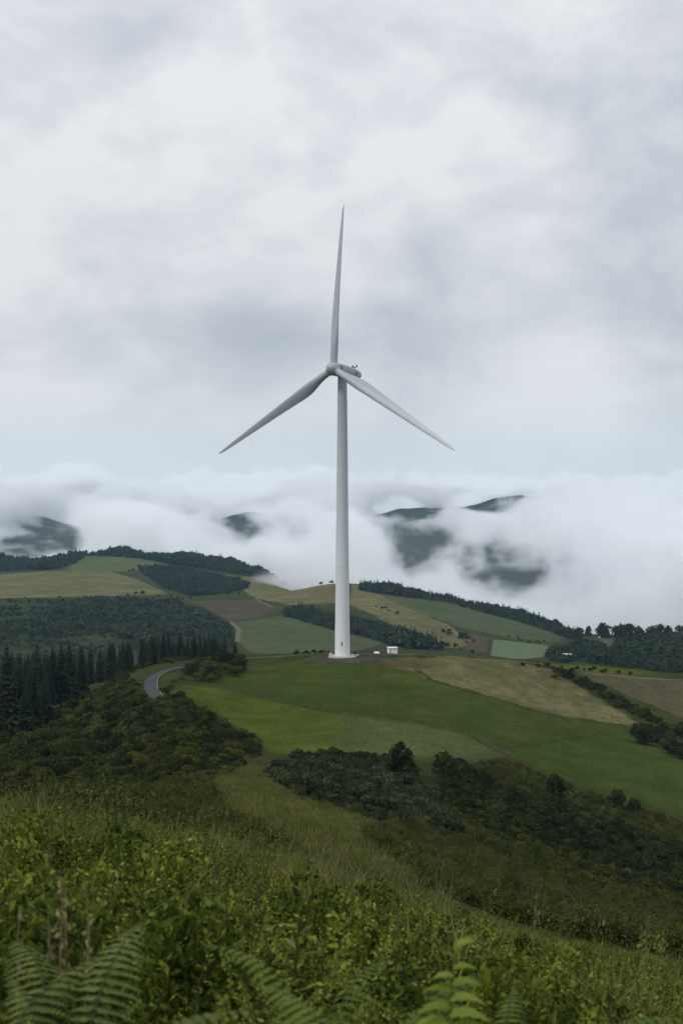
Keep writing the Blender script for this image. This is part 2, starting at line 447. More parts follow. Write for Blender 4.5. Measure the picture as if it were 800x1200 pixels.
def build_ground():
    th = np.concatenate([np.radians(np.linspace(-180, -18, 46))[:-1], np.radians(np.linspace(-18, 18, 300)), np.radians(np.linspace(18, 180, 46))[1:]])
    d = np.concatenate([np.array([0.6, 1.2, 2.0]), np.exp(np.linspace(math.log(3), math.log(200), 230)), np.exp(np.linspace(math.log(200), math.log(480), 170))[1:],
                        np.exp(np.linspace(math.log(480), math.log(4000), 260))[1:], np.exp(np.linspace(math.log(4000), math.log(6450), 40))[1:]])
    T, R = np.meshgrid(th, d)            # rows = d
    # r chosen so that planar depth equals d in the framed sector
    RR = R / np.cos(np.clip(T, -0.265, 0.265))
    X = RR * np.sin(T); Y = RR * np.cos(T)
    Z = H(X.ravel(), Y.ravel())
    V = np.stack([X.ravel(), Y.ravel(), Z], 1)
    nr, nc = T.shape
    i = np.arange(nr - 1)[:, None] * nc + np.arange(nc - 1)[None, :]
    Fc = np.stack([i, i + 1, i + nc + 1, i + nc], -1).reshape(-1, 4)[:, ::-1]
    classes = []
    for f in FIELDS:
        if f[0] not in classes: classes.append(f[0])
    classes = ['straw'] + [c for c in classes if c not in ('straw', 'gravel', 'earth')] + ['earth', 'gravel']
    # close the centre under the camera
    me = mesh_np("ground", V, Fc, ground_material(classes), smooth=True)
    P = V[:, :2]
    sel = (np.abs(T.ravel()) < 0.32) & (R.ravel() < 4000) & (R.ravel() > 25)
    idx = np.nonzero(sel)[0]
    att = {c: np.full(len(V), -50.0, np.float32) for c in classes}
    for c, d0, d1, pts in FIELDS:
        pw = poly_world(densify(pts, 4), d0, d1)
        s = np.full(len(V), -50.0, np.float32); s[idx] = np.clip(sdf(P[idx], pw), -50, 50)
        att[c] = np.maximum(att[c], s)
    att['wood'] = np.where((R.ravel() > 2550) & (R.ravel() < 6000), 20.0, att['wood']).astype(np.float32)     # the far mountains are all forest
    for c in classes:
        a = me.attributes.new('sd_' + c, 'FLOAT', 'POINT'); a.data.foreach_set('value', att[c])
    for nm, LL in (('ln_dark', LINES), ('ln_track', TRACKS)):
        v = np.full(len(V), -20.0, np.float32)
        for d0, d1, hw, pts in LL:
            dp = []
            for a, b in zip(pts, pts[1:]):
                for k in range(5): dp.append((a[0] + (b[0] - a[0]) * k / 5, a[1] + (b[1] - a[1]) * k / 5))
            dp.append(pts[-1])
            pw = poly_world(dp, d0, d1)
            s = np.full(len(V), -20.0, np.float32); s[idx] = np.clip(hw - line_dist(P[idx], pw), -20, 20)
            v = np.maximum(v, s)
        a = me.attributes.new(nm, 'FLOAT', 'POINT'); a.data.foreach_set('value', v)
    o = link("ground", me); tag(o, kind='structure', label='rolling farmland and rough hillside under everything')
    return o


build_ground()

# ------------------------------------------------------------------ air: haze box and the mist lying in the far valley
def gn_tree(name):
    t = bpy.data.node_groups.new(name, 'GeometryNodeTree')
    t.interface.new_socket("Geometry", in_out='INPUT', socket_type='NodeSocketGeometry')
    t.interface.new_socket("Geometry", in_out='OUTPUT', socket_type='NodeSocketGeometry')
    return t, t.nodes.new('NodeGroupInput'), t.nodes.new('NodeGroupOutput')


def build_haze():
    bm = bmesh.new(); add_box(bm, 0, 0, -125, 13400, 13400, 670)
    m = bpy.data.materials.new("haze_air"); m.use_nodes = True; nt = m.node_tree; nt.nodes.clear()
    out = N(nt, 'ShaderNodeOutputMaterial')
    v = N(nt, 'ShaderNodeVolumePrincipled', ins={'Density': 0.000052, 'Anisotropy': 0.1}); v.inputs['Color'].default_value = (0.45, 0.75, 1.0, 1)
    L(nt, v, 0, out, 'Volume')
    o = bm_obj("haze", bm, m); tag(o, 'thin bluish haze over the hills', kind='stuff')


# clearings in the mist where the far mountainside shows: photo x, photo y, distance, half sizes in photo px, half depth m, strength
CLEAR = [
    (45, 608, 3000, 62, 26, 1500, 2.3), (100, 624, 3000, 36, 18, 1500, 1.5), (15, 645, 2900, 60, 14, 1500, 1.5),
    (285, 622, 2900, 46, 20, 1500, 1.2), (350, 622, 2900, 36, 17, 1500, 1.1),
    (490, 604, 2800, 52, 18, 1700, 1.5), (592, 593, 2800, 30, 11, 1700, 1.6),
    (500, 650, 2500, 66, 42, 1600, 1.35), (625, 680, 2400, 82, 44, 1600, 1.45), (645, 705, 2300, 56, 24, 1600, 1.2),
]
MIST_DENS = 0.022


def build_mist():
    X0, X1, Y0, Y1, Z0, Z1 = -2300, 2300, 1500, 6200, -330, 200
    bm = bmesh.new(); add_box(bm, 0, (Y0 + Y1) / 2, (Z0 + Z1) / 2, X1 - X0, Y1 - Y0, Z1 - Z0)
    m = bpy.data.materials.new("mist_cloud"); m.use_nodes = True; nt = m.node_tree; nt.nodes.clear()
    out = N(nt, 'ShaderNodeOutputMaterial')
    vp = N(nt, 'ShaderNodeVolumePrincipled', ins={'Density': MIST_DENS, 'Anisotropy': 0.2, 'Density Attribute': 'density'})
    vp.inputs['Color'].default_value = (0.978, 0.986, 0.995, 1)
    L(nt, vp, 0, out, 'Volume')
    o = bm_obj("mist", bm, m)
    t, gi, go = gn_tree("mist_field")
    pos = t.nodes.new('GeometryNodeInputPosition').outputs[0]
    sp = N(t, 'ShaderNodeSeparateXYZ'); t.links.new(pos, sp.inputs[0]); x, y, z = sp.outputs

    def vmath(op, a, b):
        n = t.nodes.new('ShaderNodeVectorMath'); n.operation = op
        for i, v in enumerate((a, b)):
            if isinstance(v, tuple): n.inputs[i].default_value = v
            else: t.links.new(v, n.inputs[i])
        return n

    def noise(scale, detail, rough, off, squash=1.6):
        q = vmath('ADD', vmath('MULTIPLY', pos, (scale, scale, scale * squash)).outputs[0], off).outputs[0]
        n = N(t, 'ShaderNodeTexNoise', ins={'Scale': 1.0, 'Detail': detail, 'Roughness': rough}); t.links.new(q, n.inputs['Vector'])
        return n.outputs[0]

    def mr(v, a, b, c, d, smooth=False):
        n = N(t, 'ShaderNodeMapRange'); n.clamp = True
        if smooth: n.interpolation_type = 'SMOOTHSTEP'
        for i, k in enumerate((v, a, b, c, d)):
            if isinstance(k, (int, float)): n.inputs[i].default_value = k
            else: t.links.new(k, n.inputs[i])
        return n.outputs[0]
    big = noise(1 / 620.0, 2, 0.5, (3.3, 1.1, 7.0)); mid = noise(1 / 150.0, 8, 0.64, (1.3, 8.1, 2.0), 1.3)
    # long billows running away from the viewer, so that the top is not level
    q = vmath('ADD', vmath('MULTIPLY', pos, (1 / 420.0, 1 / 2600.0, 1 / 2600.0)).outputs[0], (5.0, 2.0, 1.0)).outputs[0]
    bil = N(t, 'ShaderNodeTexNoise', ins={'Scale': 1.0, 'Detail': 3.0, 'Roughness': 0.5}); t.links.new(q, bil.inputs['Vector'])
    ztop = math_n(t, 'ADD', mr(y, 1900.0, 5200.0, -85.0, 18.0), math_n(t, 'MULTIPLY', math_n(t, 'SUBTRACT', big, 0.5), 190.0))
    ztop = math_n(t, 'ADD', ztop, math_n(t, 'MULTIPLY', math_n(t, 'SUBTRACT', bil.outputs[0], 0.52), 230.0))
    S = math_n(t, 'MINIMUM', math_n(t, 'DIVIDE', math_n(t, 'SUBTRACT', ztop, z), 75.0), 0.45)
    yf = mr(x, -420.0, 40.0, 2330.0, 1620.0, True)
    Fr = math_n(t, 'MINIMUM', math_n(t, 'DIVIDE', math_n(t, 'SUBTRACT', y, math_n(t, 'ADD', yf, 150.0)), 420.0), 0.45)
    hole = None
    for px, py, d, rx, ry, rd, st in CLEAR:
        c = ((px - 400) / F * d, d, -(py - HOR) / F * d)
        q = vmath('MULTIPLY', vmath('SUBTRACT', pos, c).outputs[0], (F / d / rx, 1.0 / rd, F / d / ry)).outputs[0]
        n = t.nodes.new('ShaderNodeVectorMath'); n.operation = 'LENGTH'; t.links.new(q, n.inputs[0])
        h = math_n(t, 'MULTIPLY', mr(n.outputs['Value'], 0.2, 1.7, 1.0, 0.0, True), st)
        hole = h if hole is None else math_n(t, 'MAXIMUM', hole, h)
    fine = noise(1 / 52.0, 5, 0.6, (4.0, 6.2, 3.0), 1.1)
    e = math_n(t, 'MULTIPLY_ADD', math_n(t, 'SUBTRACT', mid, 0.5), 3.3, math_n(t, 'MINIMUM', S, Fr))
    e = math_n(t, 'MULTIPLY_ADD', math_n(t, 'SUBTRACT', fine, 0.5), 1.1, e)
    e = math_n(t, 'SUBTRACT', e, math_n(t, 'MULTIPLY', hole, 0.70))
    hh = mr(e, -0.02, 0.28, 0.0, 1.0, True)
    lim = math_n(t, 'MULTIPLY', mr(y, 5600.0, 6150.0, 1.0, 0.0), mr(math_n(t, 'SUBTRACT', y, yf), -150.0, 150.0, 0.0, 1.0))
    veil = math_n(t, 'MULTIPLY', mr(S, -0.3, 0.3, 0.0, 0.004), mr(Fr, -0.3, 0.3, 0.0, 1.0))
    dens = math_n(t, 'MULTIPLY', math_n(t, 'ADD', hh, veil), lim)
    vc = t.nodes.new('GeometryNodeVolumeCube')
    vc.inputs['Min'].default_value = (X0, Y0, Z0); vc.inputs['Max'].default_value = (X1, Y1, Z1)
    for k, v in (('Resolution X', 440), ('Resolution Y', 330), ('Resolution Z', 92)): vc.inputs[k].default_value = v
    t.links.new(dens, vc.inputs['Density'])
    sm = t.nodes.new('GeometryNodeSetMaterial'); sm.inputs['Material'].default_value = m
    t.links.new(vc.outputs[0], sm.inputs[0]); t.links.new(sm.outputs[0], go.inputs[0])
    md = o.modifiers.new("mist_field", 'NODES'); md.node_group = t
    tag(o, 'white mist filling the valley and breaking over the far mountains', kind='stuff')


build_haze()
build_mist()

# ------------------------------------------------------------------ materials for objects
def plain(name, col, rough=0.6, spec=0.3, metal=0.0, var=0.12, scale=3.0, bump=0.0):
    m = bpy.data.materials.new(name); m.use_nodes = True; nt = m.node_tree; bs = nt.nodes['Principled BSDF']
    bs.inputs['Roughness'].default_value = rough; bs.inputs['Metallic'].default_value = metal
    bs.inputs['Specular IOR Level'].default_value = spec
    tc = N(nt, 'ShaderNodeTexCoord'); n = N(nt, 'ShaderNodeTexNoise', ins={'Scale': scale, 'Detail': 6.0, 'Roughness': 0.65})
    L(nt, tc, 'Object', n, 'Vector')
    lo = tuple(c * (1 - var) for c in col); hi = tuple(min(1, c * (1 + var)) for c in col)
    nt.links.new(ramp(nt, n.outputs[0], [(0.3, lo), (0.7, hi)]), bs.inputs['Base Color'])
    if bump:
        b = N(nt, 'ShaderNodeBump', ins={'Strength': bump, 'Distance': 0.05}); L(nt, n, 0, b, 'Height'); L(nt, b, 0, bs, 'Normal')
    return m


def turbine_paint():
    m = plain("turbine_paint", (0.62, 0.645, 0.66), 0.42, 0.4)
    nt = m.node_tree; bs = nt.nodes['Principled BSDF']
    tc = N(nt, 'ShaderNodeTexCoord'); mp = N(nt, 'ShaderNodeMapping'); mp.inputs['Scale'].default_value = (5.0, 5.0, 0.05)
    L(nt, tc, 'Object', mp, 0)
    n = N(nt, 'ShaderNodeTexNoise', ins={'Scale': 1.0, 'Detail': 5.0, 'Roughness': 0.6}); L(nt, mp, 0, n, 'Vector')
    dirt = ramp(nt, n.outputs[0], [(0.25, (0.82, 0.83, 0.83)), (0.5, (0.95, 0.955, 0.96)), (0.75, (1, 1, 1))])
    # cloud light painted into the colour: white tower foot, greying up to the rotor
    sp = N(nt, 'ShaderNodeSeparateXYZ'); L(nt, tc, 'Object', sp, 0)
    height_fac = math_n(nt, 'MULTIPLY', sp.outputs[2], 1 / 60.0, clamp=True)
    lit_paint = ramp(nt, height_fac, [(0.0, (0.82, 0.83, 0.835)), (0.25, (0.70, 0.73, 0.75)), (0.6, (0.52, 0.56, 0.585)), (1.0, (0.37, 0.41, 0.435))])
    nt.links.new(mixc(nt, 1.0, lit_paint, dirt, 'MULTIPLY'), bs.inputs['Base Color'])
    return m


def foliage(name, cols, trans=0.18, scale=0.6, obj_scale=None):
    m = bpy.data.materials.new(name); m.use_nodes = True; nt = m.node_tree; nt.nodes.clear()
    out = N(nt, 'ShaderNodeOutputMaterial')
    oi = N(nt, 'ShaderNodeObjectInfo'); geo = N(nt, 'ShaderNodeNewGeometry')
    n = N(nt, 'ShaderNodeTexNoise', ins={'Scale': scale, 'Detail': 3.0, 'Roughness': 0.6}); L(nt, geo, 'Position', n, 'Vector')
    isl = geo.outputs['Random Per Island']
    t = math_n(nt, 'ADD', math_n(nt, 'MULTIPLY', oi.outputs['Random'], 0.36), math_n(nt, 'ADD', math_n(nt, 'MULTIPLY', isl, 0.34), math_n(nt, 'MULTIPLY', n.outputs[0], 0.34)))
    col = ramp(nt, t, [(0.18 + 0.64 * i / (len(cols) - 1), c) for i, c in enumerate(cols)])
    d = N(nt, 'ShaderNodeBsdfPrincipled', ins={'Roughness': 0.7, 'Specular IOR Level': 0.06}); nt.links.new(col, d.inputs['Base Color'])
    tr = N(nt, 'ShaderNodeBsdfTranslucent'); nt.links.new(col, tr.inputs[0])
    mx = N(nt, 'ShaderNodeMixShader', ins={0: trans}); L(nt, d, 0, mx, 1); L(nt, tr, 0, mx, 2)
    L(nt, mx, 0, out, 0)
    return m


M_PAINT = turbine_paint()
M_JOINT = plain("joint_paint", (0.52, 0.545, 0.56), 0.6)
M_DARK = plain("dark_metal", (0.045, 0.05, 0.055), 0.5)
M_CONC = plain("pale_concrete", (0.34, 0.34, 0.325), 0.9, 0.2, 0, 0.25, 2.0, 0.4)
M_WHITE = plain("white_render", (0.74, 0.75, 0.75), 0.7, 0.3, 0, 0.08, 2.0)
M_STONE = plain("pale_stone", (0.46, 0.46, 0.44), 0.95, 0.15, 0, 0.3, 3.0, 0.6)
M_STONE_D = plain("dark_stone", (0.05, 0.052, 0.055), 0.9, 0.15, 0, 0.3, 3.0, 0.6)
M_SLATE = plain("slate_roof", (0.16, 0.16, 0.165), 0.8)
M_ASPH = plain("asphalt", (0.036, 0.038, 0.042), 0.85, 0.2, 0, 0.25, 0.8, 0.2)
M_LINE = plain("worn_line_paint", (0.12, 0.115, 0.07), 0.8, 0.2, 0, 0.3, 0.8)
M_BARK = plain("bark", (0.075, 0.062, 0.050), 0.95, 0.1, 0, 0.3, 2.0, 0.5)
M_SPRUCE = foliage("spruce_needles", [(0.008, 0.015, 0.010), (0.014, 0.025, 0.014), (0.024, 0.036, 0.019), (0.038, 0.048, 0.024)], 0.08, 0.3)
M_FARWOOD = foliage("far_tree_leaves", [(0.018, 0.030, 0.020), (0.026, 0.042, 0.024), (0.038, 0.054, 0.028), (0.055, 0.068, 0.034)], 0.1, 0.02)
M_DARKBUSH = foliage("dark_bush_leaves", [(0.010, 0.016, 0.006), (0.020, 0.028, 0.009), (0.036, 0.045, 0.014), (0.064, 0.070, 0.024)], 0.12, 0.25)
M_OLIVEBUSH = foliage("olive_bush_leaves", [(0.014, 0.021, 0.005), (0.034, 0.043, 0.009), (0.066, 0.076, 0.015), (0.115, 0.122, 0.030)], 0.15, 0.25)
M_GREYBUSH = foliage("grey_willow_leaves", [(0.014, 0.021, 0.009), (0.028, 0.038, 0.016), (0.052, 0.062, 0.029), (0.105, 0.112, 0.062)], 0.14, 0.22)
M_BRAMBLE = foliage("bramble_leaves", [(0.012, 0.022, 0.004), (0.034, 0.054, 0.008), (0.085, 0.115, 0.014), (0.17, 0.20, 0.026), (0.28, 0.29, 0.060)], 0.16, 0.8)
M_WEED = foliage("weed_leaves", [(0.024, 0.040, 0.010), (0.058, 0.082, 0.018), (0.105, 0.130, 0.032), (0.19, 0.20, 0.060)], 0.25, 0.7)
M_GRASSB = foliage("grass_blades", [(0.045, 0.062, 0.014), (0.085, 0.100, 0.022), (0.14, 0.145, 0.040), (0.22, 0.20, 0.075)], 0.25, 0.5)
M_HEAD = foliage("grass_seed_heads", [(0.09, 0.09, 0.035), (0.15, 0.14, 0.06), (0.21, 0.19, 0.09)], 0.2, 2.0)
M_VALLEY = foliage("valley_scrub_leaves", [(0.026, 0.040, 0.026), (0.040, 0.058, 0.034), (0.058, 0.076, 0.042), (0.080, 0.096, 0.052)], 0.1, 0.015)
M_FERN = foliage("fern_leaflets", [(0.060, 0.095, 0.018), (0.10, 0.150, 0.028), (0.16, 0.205, 0.045)], 0.3, 3.0)
M_FERNTOP = foliage("bright_fern_leaflets", [(0.085, 0.130, 0.018), (0.15, 0.205, 0.030), (0.23, 0.27, 0.055)], 0.3, 3.0)
M_FERN_D = foliage("dull_green_fern_leaflets", [(0.060, 0.086, 0.022), (0.115, 0.148, 0.040), (0.19, 0.215, 0.075)], 0.25, 3.0)
M_DRY = foliage("dry_stalk", [(0.14, 0.11, 0.055), (0.22, 0.175, 0.095), (0.30, 0.25, 0.15)], 0.1, 2.0)
M_STEM = foliage("green_stem", [(0.045, 0.055, 0.02), (0.07, 0.075, 0.03)], 0.05, 2.0)


# ------------------------------------------------------------------ the wind turbine
def build_turbine():
    bx, by = 0.2, 333.0
    bz = h1(bx, by)
    t = thing('wind_turbine', 'tall white three-bladed wind turbine standing on the hilltop', 'wind turbine', (bx, by, bz))
    HUBZ = 27.3 - bz                                   # hub height above the base
    # ring foundation
    o = bm_obj('foundation', lathe([(3.25, -0.6), (3.25, 0.12), (3.05, 0.24), (1.70, 0.26)], 40), M_CONC, t, True)
    # tower: three tapered sections meeting at flanges
    top = HUBZ - 1.55
    prof = lambda z: 1.78 + (1.08 - 1.78) * (z / top) ** 0.96
    cuts = [0.2, 21.0, 43.5, top]
    for a, b in zip(cuts[:-1], cuts[1:]):
        zs = np.linspace(a, b, 7)
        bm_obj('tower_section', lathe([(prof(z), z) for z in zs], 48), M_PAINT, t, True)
    for z in cuts[1:3]:
        bm_obj('flange', lathe([(prof(z) + 0.004, z - 0.07), (prof(z) + 0.02, z - 0.05), (prof(z) + 0.02, z + 0.05), (prof(z) + 0.004, z + 0.07)], 48, False), M_JOINT, t, True)
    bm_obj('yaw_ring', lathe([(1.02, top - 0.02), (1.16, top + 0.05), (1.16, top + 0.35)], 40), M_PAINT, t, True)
    # small service hatch low on the camera side, with its vent slot
    zc = 3.1; r = prof(zc)
    bm = bmesh.new(); add_box(bm, -0.12, -r - 0.0, zc, 0.22, 0.10, 1.05, 0.02); bm_obj('hatch', bm, M_DARK, t)
    # nacelle frame of reference
    tilt = math.radians(5); yaw = math.radians(35.8)
    a = Vector((-math.sin(yaw) * math.cos(tilt), -math.cos(yaw) * math.cos(tilt), math.sin(tilt)))
    er = Vector((math.cos(yaw), -math.sin(yaw), 0)); eu = er.cross(-a) * 1.0
    if eu.z < 0: eu = -eu
    org = Vector((0, 0, HUBZ)) - a * 0.0
    hubc = Vector((0, 0, HUBZ - 0.29)) + a * 3.6

    def frame(u, v, l):                                  # u sideways, v up, l along the axis towards the rotor
        return Vector((0, 0, HUBZ - 0.29)) + er * u + eu * v + a * l
    rings = []
    for l, wd, up, dn in ((1.75, 1.12, 1.15, 1.18), (1.5, 1.25, 1.26, 1.28), (0, 1.28, 1.28, 1.30), (-2.5, 1.24, 1.20, 1.22), (-4.6, 1.12, 1.02, 1.05), (-6.0, 0.98, 0.84, 0.88), (-6.6, 0.78, 0.62, 0.66), (-6.72, 0.5, 0.36, 0.4)):
        ring = []
        for k in range(36):
            th = 2 * math.pi * k / 36; c, s = math.cos(th), math.sin(th); e = 2 / 2.7
            uu = 1.1 * wd * math.copysign(abs(c) ** e, c); vv = 1.18 * (up if s > 0 else dn) * math.copysign(abs(s) ** e, s)
            ring.append(frame(uu, vv, l))
        rings.append(ring)
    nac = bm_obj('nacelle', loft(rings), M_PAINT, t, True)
    # roof seam, side vents and marks
    bm = bmesh.new()
    for l0 in (-3.55, -4.25):
        vs = []
        for (l, v) in ((l0, 0.30), (l0 - 0.16, 0.30), (l0 - 0.16, -0.38), (l0, -0.38)):
            vs.append((l, v))
        for off in (0.0, 0.05): pass
        P = [frame(1.10, v, l) for l, v in vs] + [frame(1.38 - 0.03 * abs(l0 + 3), v, l) for l, v in vs]
        bv = [bm.verts.new(p) for p in P]
        for q in ((0, 1, 2, 3), (7, 6, 5, 4), (0, 4, 5, 1), (1, 5, 6, 2), (2, 6, 7, 3), (3, 7, 4, 0)): bm.faces.new([bv[i] for i in q])
    bmesh.ops.recalc_face_normals(bm, faces=bm.faces)
    bm_obj('side_vent', bm, M_DARK, nac)
    # collar ring between nacelle and hub
    rings = []
    for l, r in ((1.74, 1.02), (1.78, 1.22), (1.92, 1.22), (1.96, 1.0)):
        rings.append([frame(r * math.cos(2 * math.pi * k / 32), r * math.sin(2 * math.pi * k / 32), l) for k in range(32)])
    bm_obj('collar', loft(rings), M_DARK, t, True)
    # weather mast on the roof
    mast = bmesh.new()
    base = frame(0.0, 0.55, -5.0)
    for dx, hh in ((0.0, 1.25),):
        add_box(mast, base.x, base.y, base.z + 0.6, 0.16, 0.16, 1.2)
    add_box(mast, base.x, base.y, base.z + 1.05, 1.0, 0.12, 0.12)
    m_o = bm_obj('weather_mast', mast, M_DARK, nac)
    for s in (-0.45, 0.45):
        bm = bmesh.new(); bmesh.ops.create_icosphere(bm, subdivisions=2, radius=0.24, matrix=Matrix.Translation((base.x + s, base.y, base.z + 1.32 + 0.1 * (s > 0))))
        bm_obj('anemometer' if s < 0 else 'warning_lamp', bm, M_DARK, nac, True)
    # hub with its rounded nose
    rings = []
    for dl, r in ((-1.36, 1.25), (-1.1, 1.48), (-0.5, 1.62), (0.2, 1.62), (0.8, 1.48), (1.35, 1.16), (1.75, 0.74), (1.95, 0.36), (2.02, 0.08)):
        rings.append([hubc + er * (r * math.cos(2 * math.pi * k / 40)) + eu * (r * math.sin(2 * math.pi * k / 40)) + a * dl for k in range(40)])
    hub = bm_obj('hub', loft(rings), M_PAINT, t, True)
    R = 39.0
    rs = [1.2, 2.0, 3.2, 4.6, 6.0, 7.4, 8.8, 10.5, 13, 16, 20, 24, 28, 31.5, 34.5, 37.2, 38.3, 39.0]
    ch = [1.72, 1.72, 1.74, 1.92, 2.25, 2.62, 2.80, 2.74, 2.52, 2.28, 1.98, 1.70, 1.40, 1.15, 0.90, 0.66, 0.42, 0.12]
    th_ = [1.0, 1.0, 0.95, 0.72, 0.52, 0.40, 0.34, 0.30, 0.27, 0.25, 0.23, 0.21, 0.20, 0.19, 0.18, 0.18, 0.18, 0.2]
    rnd = [1.0, 1.0, 0.92, 0.66, 0.4, 0.2, 0.08, 0, 0, 0, 0, 0, 0, 0, 0, 0, 0, 0]
    for psi in (0.3, 120.3, 240.3):
        ps = math.radians(psi)
        rh = eu * math.cos(ps) + er * math.sin(ps); tt = -eu * math.sin(ps) + er * math.cos(ps)
        rings = []
        for r, c, tk, rd in zip(rs, ch, th_, rnd):
            be = math.radians(15 + 11 * (1 - r / R) ** 2)
            le = tt * math.cos(be) + a * math.sin(be); nn = -tt * math.sin(be) + a * math.cos(be)
            ctr = hubc + rh * r - a * (0.5 * (r / R) ** 2)
            ring = []
            for k in range(28):
                q = 2 * math.pi * k / 28; cx_ = math.cos(q); sy = math.sin(q)
                # aerofoil: x from leading edge (0) to trailing edge (1)
                x = 0.5 - 0.5 * cx_
                yt = 5 * tk * (0.2969 * math.sqrt(max(x, 0)) - 0.126 * x - 0.3516 * x * x + 0.2843 * x**3 - 0.1036 * x**4)
                fx = (0.32 - x) * c; fy = math.copysign(yt, sy) * c if abs(sy) > 1e-6 else 0.0
                gx = 0.5 * c * cx_; gy = 0.5 * c * sy
                X = fx * (1 - rd) + gx * rd; Y = fy * (1 - rd) + gy * rd
                ring.append(ctr + le * X + nn * Y)
            rings.append(ring)
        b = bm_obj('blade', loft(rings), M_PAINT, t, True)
        # root collar
        cr = []
        for r, rad in ((1.25, 0.90), (1.30, 0.97), (1.62, 0.97), (1.67, 0.88)):
            cr.append([hubc + rh * r + tt * (rad * math.cos(2 * math.pi * k / 28)) + a * (rad * math.sin(2 * math.pi * k / 28)) for k in range(28)])
        bm_obj('blade_collar', loft(cr), M_PAINT, b, True)


build_turbine()


# ------------------------------------------------------------------ cabin, stones, far houses, road
def rock(sx, sy, sz, seed):
    bm = bmesh.new(); bmesh.ops.create_icosphere(bm, subdivisions=2, radius=1.0)
    rg = np.random.default_rng(seed); ph = rg.uniform(0, 6, 6)
    for v in bm.verts:
        p = v.co; k = 1 + 0.16 * math.sin(3.1 * p.x + ph[0]) + 0.14 * math.sin(3.7 * p.y + ph[1]) + 0.12 * math.sin(4.3 * p.z + ph[2]) + rg.uniform(-0.05, 0.05)
        v.co = Vector((p.x * sx * k, p.y * sy * k, (p.z * k + 0.55) * sz))
    return bm


def build_small():
    for px, py, sx, sz, mt, lab in ((387.5, 767.6, 0.50, 0.34, M_STONE, 'pale boulder against the left side of the turbine tower foot'),
                                    (412.5, 768.4, 0.55, 0.30, M_STONE, 'pale boulder just right of the turbine tower foot'),
                                    (418.5, 768.6, 0.50, 0.26, M_STONE, 'pale boulder farthest right of the turbine tower foot'),
                                    (415, 766.2, 0.42, 0.40, M_STONE_D, 'dark boulder between the pale ones beside the turbine tower')):
        p = at(px, py, 322, 345)
        o = bm_obj('boulder', rock(sx, sx * 0.8, sz, int(px)), mt); o.location = p; tag(o, lab, 'boulder')
    # white cabin
    x, y = (459.5 - 400) / F * 350, 350.0; z = h1(x, y)
    c = thing('service_cabin', 'small white flat-roofed service cabin right of the wind turbine', 'cabin', (x, y, z), math.radians(14))
    bm = bmesh.new(); add_box(bm, 0, 0, 0.60, 2.1, 1.7, 1.5); wl = bm_obj('wall', bm, M_WHITE, c)
    bm = bmesh.new(); add_box(bm, 0, 0, 1.42, 2.35, 1.95, 0.16, 0.02); bm_obj('roof', bm, M_WHITE, c)
    bm = bmesh.new(); add_box(bm, -0.78, -0.86, 0.70, 0.22, 0.06, 1.2); bm_obj('door', bm, plain('grey_door', (0.25, 0.27, 0.29)), wl)
    bm = bmesh.new(); add_box(bm, 0.25, -0.86, 0.98, 0.32, 0.05, 0.22); bm_obj('vent', bm, plain('grey_vent', (0.30, 0.33, 0.36)), wl)
    bm = bmesh.new(); add_box(bm, 0, 0, -0.25, 2.3, 1.9, 0.5); bm_obj('plinth', bm, M_CONC, c)
    x, y = (441.3 - 400) / F * 346, 346.0; z = h1(x, y)
    o = bm_obj('boulder', rock(0.72, 0.5, 0.34, 5), M_WHITE); o.location = (x, y, z); tag(o, 'white boulder lying in grass between cabin and turbine', 'boulder')
    # far farm buildings in the valley on the right
    for px, d, wd, dp, hh, mt, lab in ((664, 905, 5.5, 4.0, 2.2, M_SLATE, 'white farmhouse among dark trees in the valley on the right'),
                                       (703, 1255, 3.6, 3.0, 1.5, M_SLATE, 'tiny white shed on the pass below the misty skyline')):
        x = (px - 400) / F * d; z = h1(x, d) + (1.6 if d < 1000 else 0.8)
        c = thing('farmhouse' if d < 1000 else 'shed', lab, 'house' if d < 1000 else 'shed', (x, d, z), math.radians(-18))
        bm = bmesh.new(); add_box(bm, 0, 0, hh / 2 - 1.2, wd, dp, hh + 2.4); wl = bm_obj('wall', bm, M_WHITE, c)
        bm = bmesh.new()
        P = [(-wd / 2 - .2, -dp / 2 - .25, hh - .1), (wd / 2 + .2, -dp / 2 - .25, hh - .1), (wd / 2 + .2, dp / 2 + .25, hh - .1), (-wd / 2 - .2, dp / 2 + .25, hh - .1), (-wd / 2 - .2, 0, hh + 1.1), (wd / 2 + .2, 0, hh + 1.1)]
        bv = [bm.verts.new(p) for p in P]
        for q in ((0, 1, 5, 4), (2, 3, 4, 5), (0, 4, 3), (1, 2, 5), (3, 2, 1, 0)): bm.faces.new([bv[i] for i in q])
        bm_obj('roof', bm, plain('pale_roof', (0.52, 0.53, 0.53)), c)
        bm = bmesh.new(); add_box(bm, 0, -dp / 2, 0.9, 0.8, 0.1, 1.8); bm_obj('door', bm, M_DARK, wl)
        if d < 1000:
            for s in (-1.6, 1.6):
                bm = bmesh.new(); add_box(bm, s, -dp / 2, 1.25, 0.8, 0.1, 0.8); bm_obj('window', bm, M_DARK, wl)


